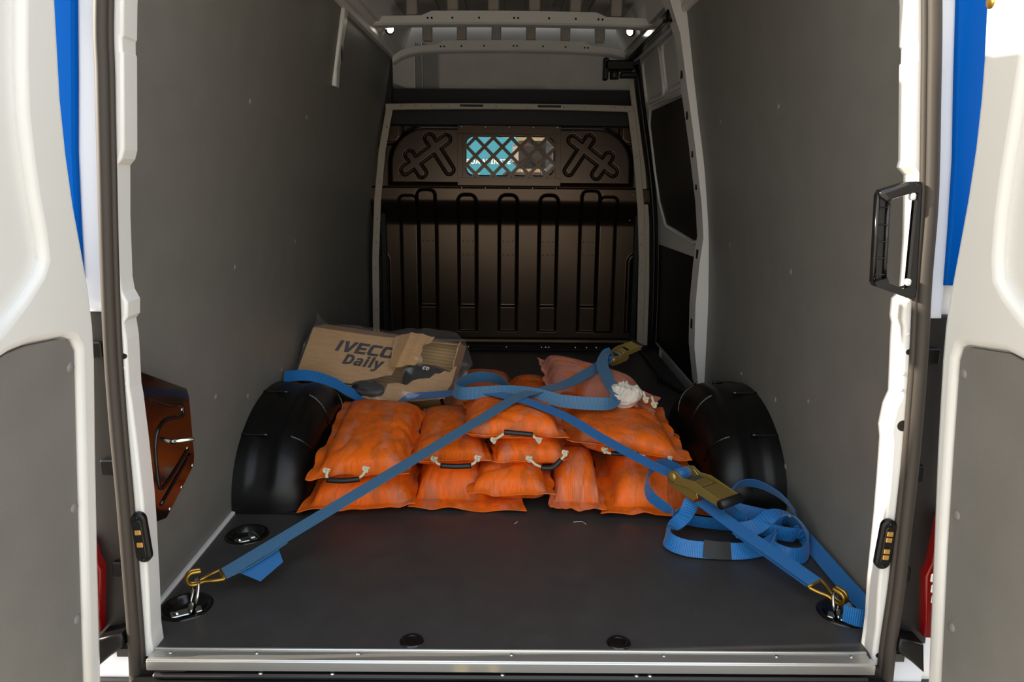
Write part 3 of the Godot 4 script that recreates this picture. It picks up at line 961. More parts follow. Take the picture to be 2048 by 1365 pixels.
# ------------------------------------------------------------------ open rear doors
func build_doors() -> void:
	var data := [
		{"name": "door_1", "p": Vector3(-0.872, 0.3, 0.06), "d": Vector3(-0.0698, 0, 0.9976), "u": Vector3(0.0694, 0.9976, 0.0049), "n": Vector3(0.9951, -0.0696, 0.0696),
		"edge": [[0.037, 1.57], [0.037, 1.056], [0.036, 0.889], [0.028, 0.793], [0.015, 0.702], [-0.003, 0.616], [-0.019, 0.536], [-0.027, 0.464], [-0.028, 0.391], [-0.018, 0.202], [-0.009, -0.020], [0.003, -0.40]],
		"ridge": [[0.106, 1.30], [0.125, 1.041], [0.135, 0.939], [0.138, 0.859], [0.132, 0.783], [0.124, 0.720], [0.112, 0.654], [0.108, 0.609], [0.122, 0.584], [0.165, 0.546], [0.228, 0.502], [0.40, 0.49], [0.68, 0.49]],
		"lin": [[0.66, 0.445], [0.234, 0.455], [0.203, 0.462], [0.160, 0.465], [0.066, 0.458], [0.038, 0.447], [0.024, 0.424], [0.032, 0.221], [0.040, 0.007], [0.052, -0.36], [0.66, -0.36]],
		"fast": [[0.042, 0.392], [0.053, 0.104], [0.062, -0.140], [0.60, 0.39], [0.60, 0.10], [0.60, -0.14]]},
		{"name": "door_2", "p": Vector3(0.905, 0.3, 0.06), "d": Vector3(0.0698, 0, 0.9976), "u": Vector3(-0.0675, 0.9977, 0.0047), "n": Vector3(-0.9953, -0.0677, 0.0696),
		"edge": [[0.004, 1.57], [0.004, 1.077], [0.008, 0.975], [0.008, 0.906], [0.003, 0.817], [-0.008, 0.725], [-0.024, 0.628], [-0.038, 0.547], [-0.048, 0.474], [-0.050, 0.400], [-0.046, 0.205], [-0.036, -0.020], [-0.020, -0.40]],
		"ridge": [[0.115, 1.30], [0.118, 1.05], [0.115, 0.964], [0.106, 0.872], [0.095, 0.780], [0.089, 0.702], [0.090, 0.621], [0.097, 0.586], [0.119, 0.562], [0.169, 0.526], [0.25, 0.50], [0.40, 0.49], [0.68, 0.49]],
		"lin": [[0.66, 0.445], [0.179, 0.452], [0.131, 0.459], [0.023, 0.446], [0.004, 0.439], [-0.006, 0.411], [-0.005, 0.221], [-0.001, -0.001], [0.013, -0.36], [0.66, -0.36]],
		"fast": [[0.012, 0.385], [0.024, 0.088], [0.035, -0.163], [0.60, 0.39], [0.60, 0.10], [0.60, -0.14]]}]
	for d in data:
		var t := structure(d.name)
		var left: bool = d.name == "door_1"
		# local frame: x = distance from hinge edge, y = up the door, z = inner face normal
		var xf := Transform3D(Basis(d.d, d.u, d.n), d.p)
		var out: Array = d.edge + [[0.74, -0.40], [0.74, 1.57]]
		var s := st_new()
		plate(s, pv(out), Transform3D(xf.basis, xf * Vector3(0, 0, -0.062)), 0.042, 0.008)
		put(s, "door_shell", M.white, t)
		# flat surround of the inner pressing: hinge stile and belt
		var rd: Array = d.ridge.duplicate()
		var ln: Array = d.lin.slice(0, d.lin.size() - 2)
		var sur: Array = d.edge.slice(0, d.edge.size())
		sur = sur + [[d.lin[d.lin.size() - 2][0], -0.40]]
		var back := ln.duplicate()
		back.reverse()
		sur = sur + back + [[0.68, 0.445]]
		var rb := rd.duplicate()
		rb.reverse()
		sur = sur + rb + [[0.106, 1.57]]
		s = st_new(false)
		plate(s, pv(sur), Transform3D(xf.basis, xf * Vector3(0, 0, -0.022)), 0.022, 0.014)
		put(s, "inner_pressing", M.white, t)
		s = st_new()
		plate(s, pv([[0.68, -0.40], [0.74, -0.40], [0.74, 1.57], [0.68, 1.57]]), Transform3D(xf.basis, xf * Vector3(0, 0, -0.022)), 0.022, 0.010)
		put(s, "lock_stile", M.white, t)
		# grey lining board let into the lower half
		s = st_new()
		plate(s, inset_any(pv(d.lin), 0.004), Transform3D(xf.basis, xf * Vector3(0, 0, -0.021)), 0.012, 0.0015)
		var lp := put(s, "lining_panel", M.lining, t)
		var sp := []
		for p in d.fast: sp.append(xf * Vector3(p[0], p[1], -0.009))
		studs(lp, "fastener", dome(0.0105, 0.005), M.lining, sp, standing(d.n))
		# hinge leaf with its bolts, high on the edge
		s = st_new()
		plate(s, pv([[-0.012, 1.10], [0.04, 1.10], [0.04, 0.985], [0.022, 0.985], [0.002, 1.03], [-0.012, 1.07]]), Transform3D(xf.basis, xf * Vector3(0, 0, -0.055)), 0.018, 0.005)
		var hg := put(s, "hinge", M.white, t)
		studs(hg, "bolt", dome(0.009, 0.008, 8), M.white_dull, [xf * Vector3(0.010, 1.060, -0.037), xf * Vector3(0.026, 1.005, -0.037)], standing(d.n))
		# red rubber stop / drain plug near the top
		s = st_new(true)
		lathe(s, [Vector2(0, 0.002), Vector2(0.010, 0.002), Vector2(0.012, 0)], 12, Transform3D(standing(d.n), xf * Vector3(0.060 if left else 0.022, 1.07, 0.0)))
		put(s, "drain_plug", M.trim_black if left else M.brass, t)

func inset_any(p: PackedVector2Array, d: float) -> PackedVector2Array:
	var q := p.duplicate()
	if Geometry2D.is_polygon_clockwise(q): q.reverse()
	return inset(q, d)

# ------------------------------------------------------------------ sliding door side
func build_sliding_side() -> void:
	# rear post of the sliding door opening on one side; short white post end on the other
	var t := structure("trim_6")
	var ws := [[0.06, 0.012], [0.12, 0.030], [0.30, 0.056], [0.50, 0.060], [0.68, 0.045], [0.80, 0.026], [0.95, 0.026], [1.2, 0.032], [1.45, 0.036], [1.65, 0.04], [1.80, 0.07]]
	var poly := PackedVector2Array()
	for p in ws: poly.append(Vector2(wx(p[0]) - 0.004, p[0]))
	for k in ws.size():
		var p: Array = ws[ws.size() - 1 - k]
		poly.append(Vector2(wx(p[0]) - 0.004 - p[1], p[0]))
	var s := st_new()
	plate(s, poly, Transform3D(Basis.IDENTITY, Vector3(0, 0, -1.95)), 0.115, 0.012)
	var post := put(s, "post", M.white, t)
	for y in [1.50, 1.33, 1.17, 1.03, 0.72, 0.40]:
		var wv := 0.03
		for i in ws.size() - 1:
			if y >= ws[i][0] and y <= ws[i + 1][0]: wv = lerp(float(ws[i][1]), float(ws[i + 1][1]), (y - ws[i][0]) / (ws[i + 1][0] - ws[i][0]))
		s = st_new()
		cbox(s, Vector3(wx(y) - 0.0045 - wv, y, -1.90), Vector3(0.003, 0.045, 0.030), 0.001)
		put(s, "slot", M.partition_dark, post)
	var t2 := structure("trim_7")
	s = st_new()
	plate(s, pv([[-0.778, 1.43], [-0.752, 1.425], [-0.745, 1.50], [-0.722, 1.62], [-0.705, 1.70], [-0.698, 1.80], [-0.742, 1.80], [-0.752, 1.62], [-0.768, 1.50]]), Transform3D(Basis.IDENTITY, Vector3(0, 0, -1.88)), 0.060, 0.010)
	put(s, "post_end", M.white, t2)
	s = st_new()
	cbox(s, Vector3(-0.729, 1.58, -1.855), Vector3(0.004, 0.10, 0.012), 0.001)
	put(s, "slot", M.partition_dark, t2)

	# the sliding door: white inner frame, dark boards, small recesses above
	var d := structure("door_3")
	s = st_new(true)
	side_panel(s, PackedVector2Array([Vector2(-1.94, 0.03), Vector2(-1.94, 1.74), Vector2(-3.14, 1.74), Vector2(-3.14, 0.03)]), 1.0, -0.03, 0.012)
	put(s, "door_frame", M.white_dull, d)
	var shapes := [
		["lower_board", pv([[-1.98, 0.05], [-1.98, 0.68], [-3.10, 0.66], [-3.10, 0.05]]), "partition_dark"],
		["window_blank", pv([[-1.97, 0.86], [-1.97, 1.36], [-2.03, 1.43], [-2.95, 1.43], [-3.04, 1.36], [-3.06, 1.10], [-3.00, 0.92], [-2.85, 0.80], [-2.2, 0.76], [-2.03, 0.79]]), "partition_dark"],
		["upper_recess", rrect(-2.46, 1.50, -2.02, 1.69, 0.04), "white_dull"],
		["upper_recess", rrect(-3.02, 1.50, -2.56, 1.69, 0.04), "white_dull"]]
	for q in shapes:
		s = st_new(true)
		side_panel(s, q[1], 1.0, -0.0175, 0.004)
		put(s, q[0], M[q[2]], d)
	for q in [rrect(-2.48, 1.48, -2.0, 1.71, 0.05), rrect(-3.04, 1.48, -2.54, 1.71, 0.05), pv([[-1.96, 0.84], [-1.96, 1.37], [-2.02, 1.445], [-2.96, 1.445], [-3.05, 1.37], [-3.075, 1.10], [-3.01, 0.91], [-2.86, 0.785], [-2.2, 0.745], [-2.02, 0.775]])]:
		s = st_new(true)
		var loop := []
		for p in q: loop.append(Vector3(wx(p.y) + 0.012, p.y, p.x))
		tube(s, loop, 0.010, 6, true)
		put(s, "pressed_edge", M.white_dull, d)
	# front jamb of the sliding door with black seal
	s = st_new(true)
	var jl := []
	for y in [0.02, 0.4, 0.8, 1.1, 1.4, 1.70]: jl.append(Vector3(wx(y) - 0.015, y, -3.10))
	tube(s, smooth_path(jl, 4), 0.014, 8)
	put(s, "front_seal", M.black_plastic, d)
	s = st_new()
	for i in 5:
		var y0: float = [0.02, 0.4, 0.8, 1.1, 1.4][i]
		var y1: float = [0.4, 0.8, 1.1, 1.4, 1.70][i]
		var a := Vector3(wx(y0) - 0.05, y0, -3.14)
		var b := Vector3(wx(y1) - 0.05, y1, -3.14)
		cbox(s, (a + b) / 2, Vector3(0.03, a.distance_to(b) + 0.004, 0.02), 0.003, standing(b - a))
	put(s, "front_post", M.bracket, d)
	# step well edge by the sliding door
	s = st_new()
	cbox(s, Vector3(0.80, 0.014, -2.72), Vector3(0.012, 0.026, 0.78), 0.003)
	cbox(s, Vector3(0.84, 0.014, -2.12), Vector3(0.012, 0.026, 0.46), 0.003, Basis(Vector3.UP, 0.26))
	put(s, "step_edge", M.trim_black, d)

	# black guide rail under the roof edge with the door's roller carriage
	var r := base("door_rail", Vector3(0.67, 1.74, -2.5))
	tag(r, "glossy black sliding door guide rail under the roof edge", "door rail")
	s = st_new()
	cbox(s, Vector3(0.0, -0.005, -0.02), Vector3(0.05, 0.055, 1.26), 0.010)
	cbox(s, Vector3(-0.03, -0.030, -0.02), Vector3(0.018, 0.016, 1.26), 0.004)
	put(s, "rail", M.gloss_black, r)
	var cg := base("roller_carriage", Vector3(0.60, 1.66, -3.02))
	tag(cg, "black roller carriage of the sliding door at the rail end", "bracket")
	s = st_new()
	cbox(s, Vector3(0, 0.02, 0), Vector3(0.17, 0.055, 0.10), 0.008)
	cbox(s, Vector3(-0.075, 0.0, 0.02), Vector3(0.03, 0.12, 0.06), 0.006)
	cbox(s, Vector3(0.06, -0.03, 0.0), Vector3(0.10, 0.03, 0.06), 0.006)
	put(s, "arm", M.black_plastic, cg)
	s = st_new(true)
	lathe(s, [Vector2(0, 0.03), Vector2(0.026, 0.03), Vector2(0.026, -0.02), Vector2(0, -0.02)], 16, Transform3D(Basis.IDENTITY, Vector3(-0.025, -0.035, 0.03)))
	put(s, "roller", M.trim_black, cg)

# ------------------------------------------------------------------ cab and what lies ahead of it
func build_cab_and_street() -> void:
	var s := st_new()
	cbox(s, Vector3(0, -0.70, -2.0), Vector3(60, 0.04, 60), 0.0)
	var gr := put(s, "ground", M.asphalt)
	tag(gr, "pale paved yard", "", "", "structure")
	# cab shell: roof, sides with window openings, dash and screen
	var c := structure("van_cab_8")
	s = st_new()
	cbox(s, Vector3(0, 1.68, -4.15), Vector3(1.98, 0.03, 1.56), 0.004)
	cbox(s, Vector3(0, -0.08, -4.3), Vector3(1.98, 0.05, 2.1), 0.004)
	for sd in [-1.0, 1.0]:
		cbox(s, Vector3(sd * 0.975, 0.38, -4.2), Vector3(0.04, 0.92, 2.0), 0.006)
		cbox(s, Vector3(sd * 0.965, 1.26, -3.35), Vector3(0.05, 0.86, 0.22), 0.006)
		cbox(s, Vector3(sd * 0.93, 1.24, -5.0), Vector3(0.07, 0.9, 0.10), 0.006, Basis(Vector3.RIGHT, 0.5))
	put(s, "cab_shell", M.white_dull, c)
	s = st_new()
	cbox(s, Vector3(0, 0.66, -4.85), Vector3(1.86, 0.36, 0.5), 0.05)
	put(s, "dashboard", M.trim_black, c)
	s = st_new()
	plate(s, pv([[-0.9, 0], [0.9, 0], [0.84, 0.95], [-0.84, 0.95]]), Transform3D(Basis(Vector3.RIGHT, 0.55), Vector3(0, 0.82, -5.15)), 0.005, 0.001)
	var wsn := put(s, "window_2", M.glass)
	tag(wsn, "", "", "", "structure")
	for i in 2:
		var x: float = [-0.62, 0.13][i]
		var st := base("cab_seat", Vector3(x, 0.0, -3.75))
		tag(st, "dark brown cab seat behind the lattice, " + ("on the sliding door side" if i else "on the box side"), "seat", "cab seats")
		s = st_new(false)
		cbox(s, Vector3(0, 0.30, -0.25), Vector3(0.48, 0.16, 0.50), 0.05)
		put(s, "cushion", M.seat, st)
		s = st_new(false)
		cbox(s, Vector3(0, 0.72, 0.08), Vector3(0.46, 0.74, 0.13), 0.05, Basis(Vector3.RIGHT, -0.14))
		put(s, "backrest", M.seat, st)
		s = st_new(false)
		cbox(s, Vector3(0, 1.20, 0.12), Vector3(0.26, 0.18, 0.10), 0.04, Basis(Vector3.RIGHT, -0.1))
		put(s, "headrest", M.seat, st)
		for q in [-0.06, 0.06]:
			s = st_new(true)
			tube(s, [Vector3(q, 1.04, 0.12), Vector3(q, 1.14, 0.12)], 0.007, 6)
			put(s, "headrest_post", M.steel, st)
		s = st_new()
		cbox(s, Vector3(0, 0.09, -0.2), Vector3(0.36, 0.26, 0.36), 0.02)
		put(s, "seat_base", M.trim_black, st)
	var sw := base("steering_wheel", Vector3(-0.52, 0.98, -4.62))
	tag(sw, "black steering wheel seen through the window lattice", "steering wheel")
	s = st_new(true)
	var ring := []
	for k in 28:
		var a := TAU * k / 28
		ring.append(Basis(Vector3.RIGHT, -0.6) * Vector3(0.20 * cos(a), 0.20 * sin(a), 0))
	tube(s, ring, 0.016, 8, true)
	put(s, "rim", M.trim_black, sw)
	s = st_new()
	cbox(s, Vector3(0, 0, -0.02), Vector3(0.15, 0.12, 0.05), 0.02, Basis(Vector3.RIGHT, -0.6))
	cbox(s, Vector3(0, 0.0, -0.02), Vector3(0.38, 0.03, 0.02), 0.005, Basis(Vector3.RIGHT, -0.6))
	cbox(s, Vector3(0, -0.16, -0.22), Vector3(0.06, 0.06, 0.4), 0.01, Basis(Vector3.RIGHT, 0.6))
	put(s, "hub", M.trim_black, sw)
	# teal banner ahead, white lettering
	var b := base("banner", Vector3(-0.62, -0.68, -9.0))
	tag(b, "bright teal banner with white lettering beyond the windscreen", "banner")
	s = st_new()
	cbox(s, Vector3(-0.3, 1.45, 0), Vector3(2.0, 1.6, 0.03), 0.004)
	put(s, "panel", M.teal, b)
	for x in [-1.25, 0.65]:
		s = st_new(true)
		tube(s, [Vector3(x, 0, -0.04), Vector3(x, 2.3, -0.04)], 0.025, 8)
		put(s, "post", M.steel, b)
	lettering(b, "ROA M INSTE", 0.085, Transform3D(Basis(Vector3(1.15, 0, 0), Vector3(0, 1, 0), Vector3(0, 0, 1)), Vector3(0.30, 1.93, 0.018)), M.paper)
	lettering(b, "C", 0.07, Transform3D(Basis.IDENTITY, Vector3(0.16, 1.79, 0.018)), M.paper)
	# sand-coloured building further off
	var h := base("building", Vector3(2.6, -0.68, -16.0))
	tag(h, "sand-coloured plastered building glimpsed through the cab", "building")
	s = st_new()
	cbox(s, Vector3(0, 2.6, 0), Vector3(9.0, 5.2, 3.0), 0.03)
	put(s, "wall", M.sand_wall, h)
	for k in 4:
		s = st_new()
		cbox(s, Vector3(-3.2 + 1.7 * k, 2.1, 1.5), Vector3(0.8, 1.1, 0.08), 0.01)
		put(s, "window", M.trim_black, h)


func lettering(parent: Node, text: String, size: float, xf: Transform3D, m: Material, bold := 700) -> MeshInstance3D:
	var f := SystemFont.new()
	f.font_names = PackedStringArray(["Droid Sans"])
	f.font_weight = bold
	var tm := TextMesh.new()
	tm.text = text
	var fv := FontVariation.new()
	fv.base_font = f
	fv.variation_embolden = 0.55 if bold > 800 else 0.4
	tm.font = fv
	tm.font_size = 120
	tm.pixel_size = size / 120.0
	tm.depth = 0.002
	var o := MeshInstance3D.new()
	o.mesh = tm
	o.material_override = m
	o.name = "lettering"
	o.transform = xf
	parent.add_child(o, true)
	return o

# ------------------------------------------------------------------ small fittings
func build_fittings() -> void:
	var s: SurfaceTool
	# grab handle on the rear post
	var h := base("grab_handle", Vector3(0.77, 0.94, 0.002))
	tag(h, "glossy black plastic grab handle on the sunlit white post", "handle")
	var loop := [
		["mounting_plate", [[0.006, 0.117], [0.021, 0.116], [0.025, 0.102], [0.039, -0.094], [0.038, -0.112], [0.022, -0.114], [0.017, -0.088], [0.012, 0.094], [0.004, 0.100]], 0.014, 0.004],
		["arm", [[-0.064, 0.090], [-0.060, 0.100], [-0.011, 0.116], [0.008, 0.117], [0.014, 0.104], [0.008, 0.092], [0.001, 0.094], [-0.035, 0.082], [-0.039, 0.073]], 0.024, 0.008],
		["arm", [[-0.054, -0.080], [-0.049, -0.089], [0.005, -0.108], [0.026, -0.115], [0.030, -0.100], [0.019, -0.088], [0.004, -0.093], [-0.025, -0.082], [-0.029, -0.071]], 0.024, 0.008],
		["grip", [[-0.064, 0.092], [-0.039, 0.076], [-0.029, -0.074], [-0.054, -0.082]], 0.012, 0.002]]
	for q in loop:
		s = st_new()
		plate(s, pv(q[1]), Transform3D.IDENTITY, q[2], q[3])
		put(s, q[0], M.gloss_black, h)
	for q in [[-0.0625, 0.090, -0.0525, -0.080], [-0.0405, 0.076, -0.0305, -0.073]]:
		s = st_new(true)
		tube(s, [Vector3(q[0], q[1], 0.014), Vector3(q[2], q[3], 0.014)], 0.0042, 8)
		put(s, "grip_lip", M.gloss_black, h)
	for k in 5:
		var f := k / 4.0
		s = st_new()
		cbox(s, Vector3(lerp(-0.0505, -0.0425, f), lerp(0.066, -0.066, f), 0.014), Vector3(0.021, 0.003, 0.008), 0.001)
		put(s, "grip_rib", M.gloss_black, h)
	for q in [[0.003, 0.088], [0.014, -0.080]]:
		s = st_new()
		cbox(s, Vector3(q[0], q[1], 0.018), Vector3(0.011, 0.014, 0.014), 0.003)
		put(s, "bolt_cover", M.white, h)
	# door contact plates on both posts
	for i in 2:
		var c := base("contact_plate", Vector3(-0.806, 0.287, 0.0) if i == 0 else Vector3(0.813, 0.283, 0.0))
		tag(c, "black oval door contact plate, brass contacts, " + ("beside the dark pressed panel" if i == 0 else "on the sunlit post by the coiled strap"), "contact plate", "door contact plates")
		c.rotation.z = 0.06 if i == 0 else -0.06
		s = st_new()
		plate(s, rrect(-0.0165, -0.058, 0.0165, 0.058, 0.016), Transform3D.IDENTITY, 0.014, 0.004)
		put(s, "housing", M.black_plastic, c)
		s = st_new()
		plate(s, rrect(-0.009, -0.044, 0.009, 0.044, 0.008), Transform3D(Basis.IDENTITY, Vector3(0, 0, 0.0135)), 0.003, 0.001)
		put(s, "insert", M.gloss_black, c)
		for y in ([0.016, -0.013] if i == 0 else [0.029, 0.015, -0.012, -0.026]):
			s = st_new()
			cbox(s, Vector3(0.0, y, 0.0175), Vector3(0.013, 0.011, 0.004), 0.001)
			put(s, "contact", M.contact, c)
		studs(c, "screw", dome(0.004, 0.002, 8), M.black_plastic, [Vector3(0, 0.049, 0.014), Vector3(0, -0.049, 0.014)], standing(Vector3.BACK))
	# rear lights
	for i in 2:
		var sd := -1.0 if i == 0 else 1.0
		var l := base("rear_light", Vector3(sd * (0.924 if i == 0 else 0.932), 0.16, -0.035))
		tag(l, "red and clear rear light " + ("behind the door with the shaded hinge edge" if i == 0 else "behind the door below the grab handle"), "rear light", "rear lights")
		var top := 0.115 if i == 0 else 0.19
		s = st_new()
		plate(s, pv([[-sd * 0.004, top], [sd * 0.03, top], [sd * 0.03, -0.11], [-sd * 0.002, -0.108], [-sd * 0.020, 0.045], [-sd * 0.010, 0.075]]), Transform3D.IDENTITY, 0.040, 0.006)
		put(s, "red_lens", M.red_lens, l)
		for k in 3:
			s = st_new()
			cbox(s, Vector3(-sd * 0.001 + sd * 0.004 * k, 0.042 - 0.026 * k, 0.040), Vector3(0.016, 0.022, 0.008), 0.003)
			put(s, "clear_lens", M.clear_lens, l)
	# dark pressed panel standing off the side wall, with a bright pin
	var p := base("pressed_panel", Vector3(-0.845, 0.43, -0.17))
	tag(p, "glossy black pressed steel panel with a bright pin, beside the door post", "panel")
	var xf := Transform3D(Basis(Vector3(0, 0, -1), Vector3(0, 1, 0), Vector3(1, 0, 0)), Vector3(0.025, 0, 0))   # local x runs into the hold
	s = st_new()
	plate(s, pv([[-0.13, 0.225], [0.128, 0.105], [0.137, 0.083], [0.137, -0.075], [0.128, -0.10], [-0.04, -0.165], [-0.13, -0.14]]), xf, 0.006, 0.002)
	put(s, "sheet", M.mirror_black, p)
	for q in [[[-0.10, 0.155], [0.02, 0.095], [0.088, 0.075], [0.095, 0.06], [0.085, 0.048], [0.0, 0.065], [-0.045, 0.05], [-0.062, 0.01], [-0.062, -0.06], [-0.045, -0.085], [0.03, -0.068], [0.10, -0.045]], [[0.11, -0.062], [0.0, -0.10], [-0.06, -0.12]]]:
		s = st_new(true)
		var pts := []
		for v in q: pts.append(xf * Vector3(v[0], v[1], 0.006))
		tube(s, smooth_path(pts, 4), 0.005, 6)
		put(s, "pressed_bead", M.gloss_black, p)
	s = st_new(true)
	tube(s, [xf * Vector3(0.018, 0.005, 0.006), xf * Vector3(0.05, 0.0, 0.045), xf * Vector3(0.052, 0.0, 0.048)], [0.0055, 0.0055, 0.003], 10)
	put(s, "pin", M.chrome, p)
	studs(p, "rivet", dome(0.005, 0.003, 8), M.steel, [xf * Vector3(0.12, -0.096, 0.006), xf * Vector3(0.05, -0.125, 0.006), xf * Vector3(-0.02, -0.15, 0.006), xf * Vector3(0.09, 0.062, 0.006), xf * Vector3(0.10, -0.042, 0.006)], standing(Vector3.RIGHT))
	s = st_new()
	cbox(s, Vector3(0.0, 0.03, 0.03), Vector3(0.05, 0.10, 0.10), 0.004)
	put(s, "spacer", M.trim_black, p)

	# tie-down points sunk in the floor
	for i in 3:
		var c: Vector3 = CUPS[i]
		var t := base("tie_down", c)
		tag(t, ["recessed floor tie-down ring holding the hook of the long grey-blue strap", "recessed floor tie-down with its ring folded flat near the wheel arch", "recessed floor tie-down ring holding the coiled strap's hook"][i], "tie-down", "floor tie-downs")
		s = st_new(true)
		lathe(s, [Vector2(0, -0.019), Vector2(0.034, -0.019), Vector2(0.046, -0.012), Vector2(0.053, 0.0025), Vector2(0.058, 0.004), Vector2(0.064, 0.003), Vector2(0.066, 0.0)], 36, Transform3D.IDENTITY)
		put(s, "cup", M.gloss_black, t)
		s = st_new()
		var away := -1.0 if i < 2 else 1.0
		var bs := Basis(Vector3.UP, 0.5 if i < 2 else -0.5)
		cbox(s, Vector3(0, -0.015, 0), Vector3(0.075, 0.005, 0.030), 0.002, bs)
		cbox(s, bs * Vector3(-away * 0.014, -0.007, 0.004), Vector3(0.018, 0.012, 0.042), 0.004, bs)
		put(s, "clamp", M.steel, t)
		s = st_new(true)
		lathe(s, [Vector2(0, 0.006), Vector2(0.006, 0.005), Vector2(0.008, 0)], 10, Transform3D(Basis.IDENTITY, bs * Vector3(away * 0.022, -0.013, 0)))
		put(s, "bolt", M.chrome, t)
		s = st_new(true)
		var a := bs * Vector3(-away * 0.014, -0.006, 0.026)
		var b := bs * Vector3(-away * 0.014, -0.006, -0.020)
		var tip: Vector3 = [Vector3(0.030, 0.058, -0.012), Vector3(0.036, -0.006, 0.006), Vector3(-0.030, 0.050, 0.0)][i]
		var w := (a - b).normalized() * 0.020
		tube(s, smooth_path([a, a.lerp(tip + w, 0.65) + w * 0.5, tip + w * 0.75 + (tip - a) * 0.04, tip + (tip - (a + b) / 2) * 0.10, tip - w * 0.75 + (tip - a) * 0.04, b.lerp(tip - w, 0.65) - w * 0.5, b], 5), 0.0042, 8)
		put(s, "ring", M.chrome, t)
	# round blanking plugs near the sill
	for i in 2:
		var g := base("floor_plug", Vector3(-0.232, 0.0, -0.050) if i == 0 else Vector3(0.250, 0.0, -0.048))
		tag(g, "round black floor plug by the sill, " + ("nearer the pressed panel" if i == 0 else "nearer the coiled strap"), "floor plug", "floor plugs")
		s = st_new(true)
		lathe(s, [Vector2(0.016, 0.0018), Vector2(0.019, 0.004), Vector2(0.023, 0.0042), Vector2(0.027, 0.0025), Vector2(0.0285, 0.0)], 30, Transform3D.IDENTITY)
		put(s, "rim", M.gloss_black, g)
		s = st_new(true)
		lathe(s, [Vector2(0, 0.0022), Vector2(0.016, 0.0018)], 24, Transform3D.IDENTITY)
		put(s, "cap", M.black_plastic, g)
	# two small lamps under the roof edge, with their light
	for i in 2:
		var sd := -1.0 if i == 0 else 1.0
		var l := base("roof_lamp", Vector3(-0.638 if i == 0 else 0.600, 1.795, -2.62))
		tag(l, "small lit roof lamp " + ("above the lining seam" if i == 0 else "beside the black door rail"), "lamp", "roof lamps")
		var dirn := Vector3(-sd * 0.55, -0.35, 0.75).normalized()
		s = st_new(true)
		lathe(s, [Vector2(0.020, -0.016), Vector2(0.027, -0.010), Vector2(0.027, 0.0), Vector2(0.023, 0.004), Vector2(0.019, 0.004)], 18, Transform3D(standing(dirn), Vector3.ZERO))
		put(s, "housing", M.black_plastic, l)
		s = st_new(true)
		lathe(s, [Vector2(0, 0.006), Vector2(0.012, 0.005), Vector2(0.019, 0.002)], 18, Transform3D(standing(dirn), Vector3.ZERO))
		put(s, "lens", M.lamp, l)
		var sp := SpotLight3D.new()
		sp.name = "lamp_light"
		l.add_child(sp)
		sp.position = dirn * 0.012
		sp.look_at_from_position(l.position + dirn * 0.012, l.position + dirn)
		sp.light_color = Color(1.0, 0.95, 0.87)
		sp.light_energy = 0.008
		sp.light_size = 0.019
		sp.spot_angle = 80.0
		sp.spot_range = 8.0
		sp.spot_attenuation = 2.0
		sp.shadow_enabled = true

# ------------------------------------------------------------------ wheel arch covers
func build_arches() -> void:
	for i in 2:
		var sd := -1.0 if i == 0 else 1.0
		var a := base("wheel_arch", Vector3(sd * 0.888, 0.0, -1.13 if i == 0 else -1.16))
		tag(a, "black moulded wheel arch cover " + ("under the cardboard box end" if i == 0 else "beside the coiled blue strap"), "wheel arch", "wheel arch covers")
		var ra := 0.42
		var rb := 0.30
		var wide := 0.225
		# cross-section: out from the wall, round the shoulder, down the inner face
		var sec := []
		for k in 9: sec.append(Vector2(wide * 0.52 * k / 8.0, 1.0))
		for k in range(1, 15):
			var q := PI / 2 * k / 14.0
			sec.append(Vector2(wide * (0.52 + 0.48 * sin(q)), 0.60 + 0.40 * cos(q)))
		for k in range(1, 7): sec.append(Vector2(wide * (1.0 + 0.02 * k / 6.0), 0.60 - 0.60 * k / 6.0))
		var at := func(u: float, c: Vector2, lift: float) -> Vector3:
			var e := Vector2(ra * cos(u), rb * pow(max(sin(u), 0.0), 0.9))
			return Vector3(-sd * c.x, e.y * c.y, e.x * (c.y * 0.35 + 0.65)) + Vector3(0, sin(u), cos(u)) * lift
		var s := st_new(true)
		var nu := 48
		for k in nu:
			for j in sec.size() - 1:
				var step := func(u: float, jj: int) -> float:   # two grooves pressed along the back of the arch
					var x: float = sec[jj].x / wide
					var g: float = 0.0
					if sec[jj].y > 0.9: g = -0.008 * (smoothstep(0.22, 0.27, x) - smoothstep(0.50, 0.56, x))
					return g * smoothstep(0.22, 0.30, u) * smoothstep(0.22, 0.30, PI - u)
				var u0 := PI * k / nu
				var u1 := PI * (k + 1) / nu
				var v0: Vector3 = at.call(u0, sec[j], step.call(u0, j))
				var v1: Vector3 = at.call(u1, sec[j], step.call(u1, j))
				var v2: Vector3 = at.call(u1, sec[j + 1], step.call(u1, j + 1))
				var v3: Vector3 = at.call(u0, sec[j + 1], step.call(u0, j + 1))
				if sd < 0: quad(s, v0, v3, v2, v1)
				else: quad(s, v0, v1, v2, v3)
		put(s, "shell", M.black_plastic, a)
		for u in [0.80, 1.45, 2.1]:
			for seg in [[0, 7], [11, 24]]:
				s = st_new(true)
				var pts := []
				for j in range(seg[0], seg[1]):
					pts.append(at.call(u, sec[j], 0.0005))
				tube(s, pts, 0.0055, 6)
				put(s, "bead", M.gloss_black, a)
		s = st_new()
		cbox(s, Vector3(-sd * 0.113, 0.003, 0), Vector3(0.226, 0.006, 0.84), 0.002)
		put(s, "foot", M.black_plastic, a)

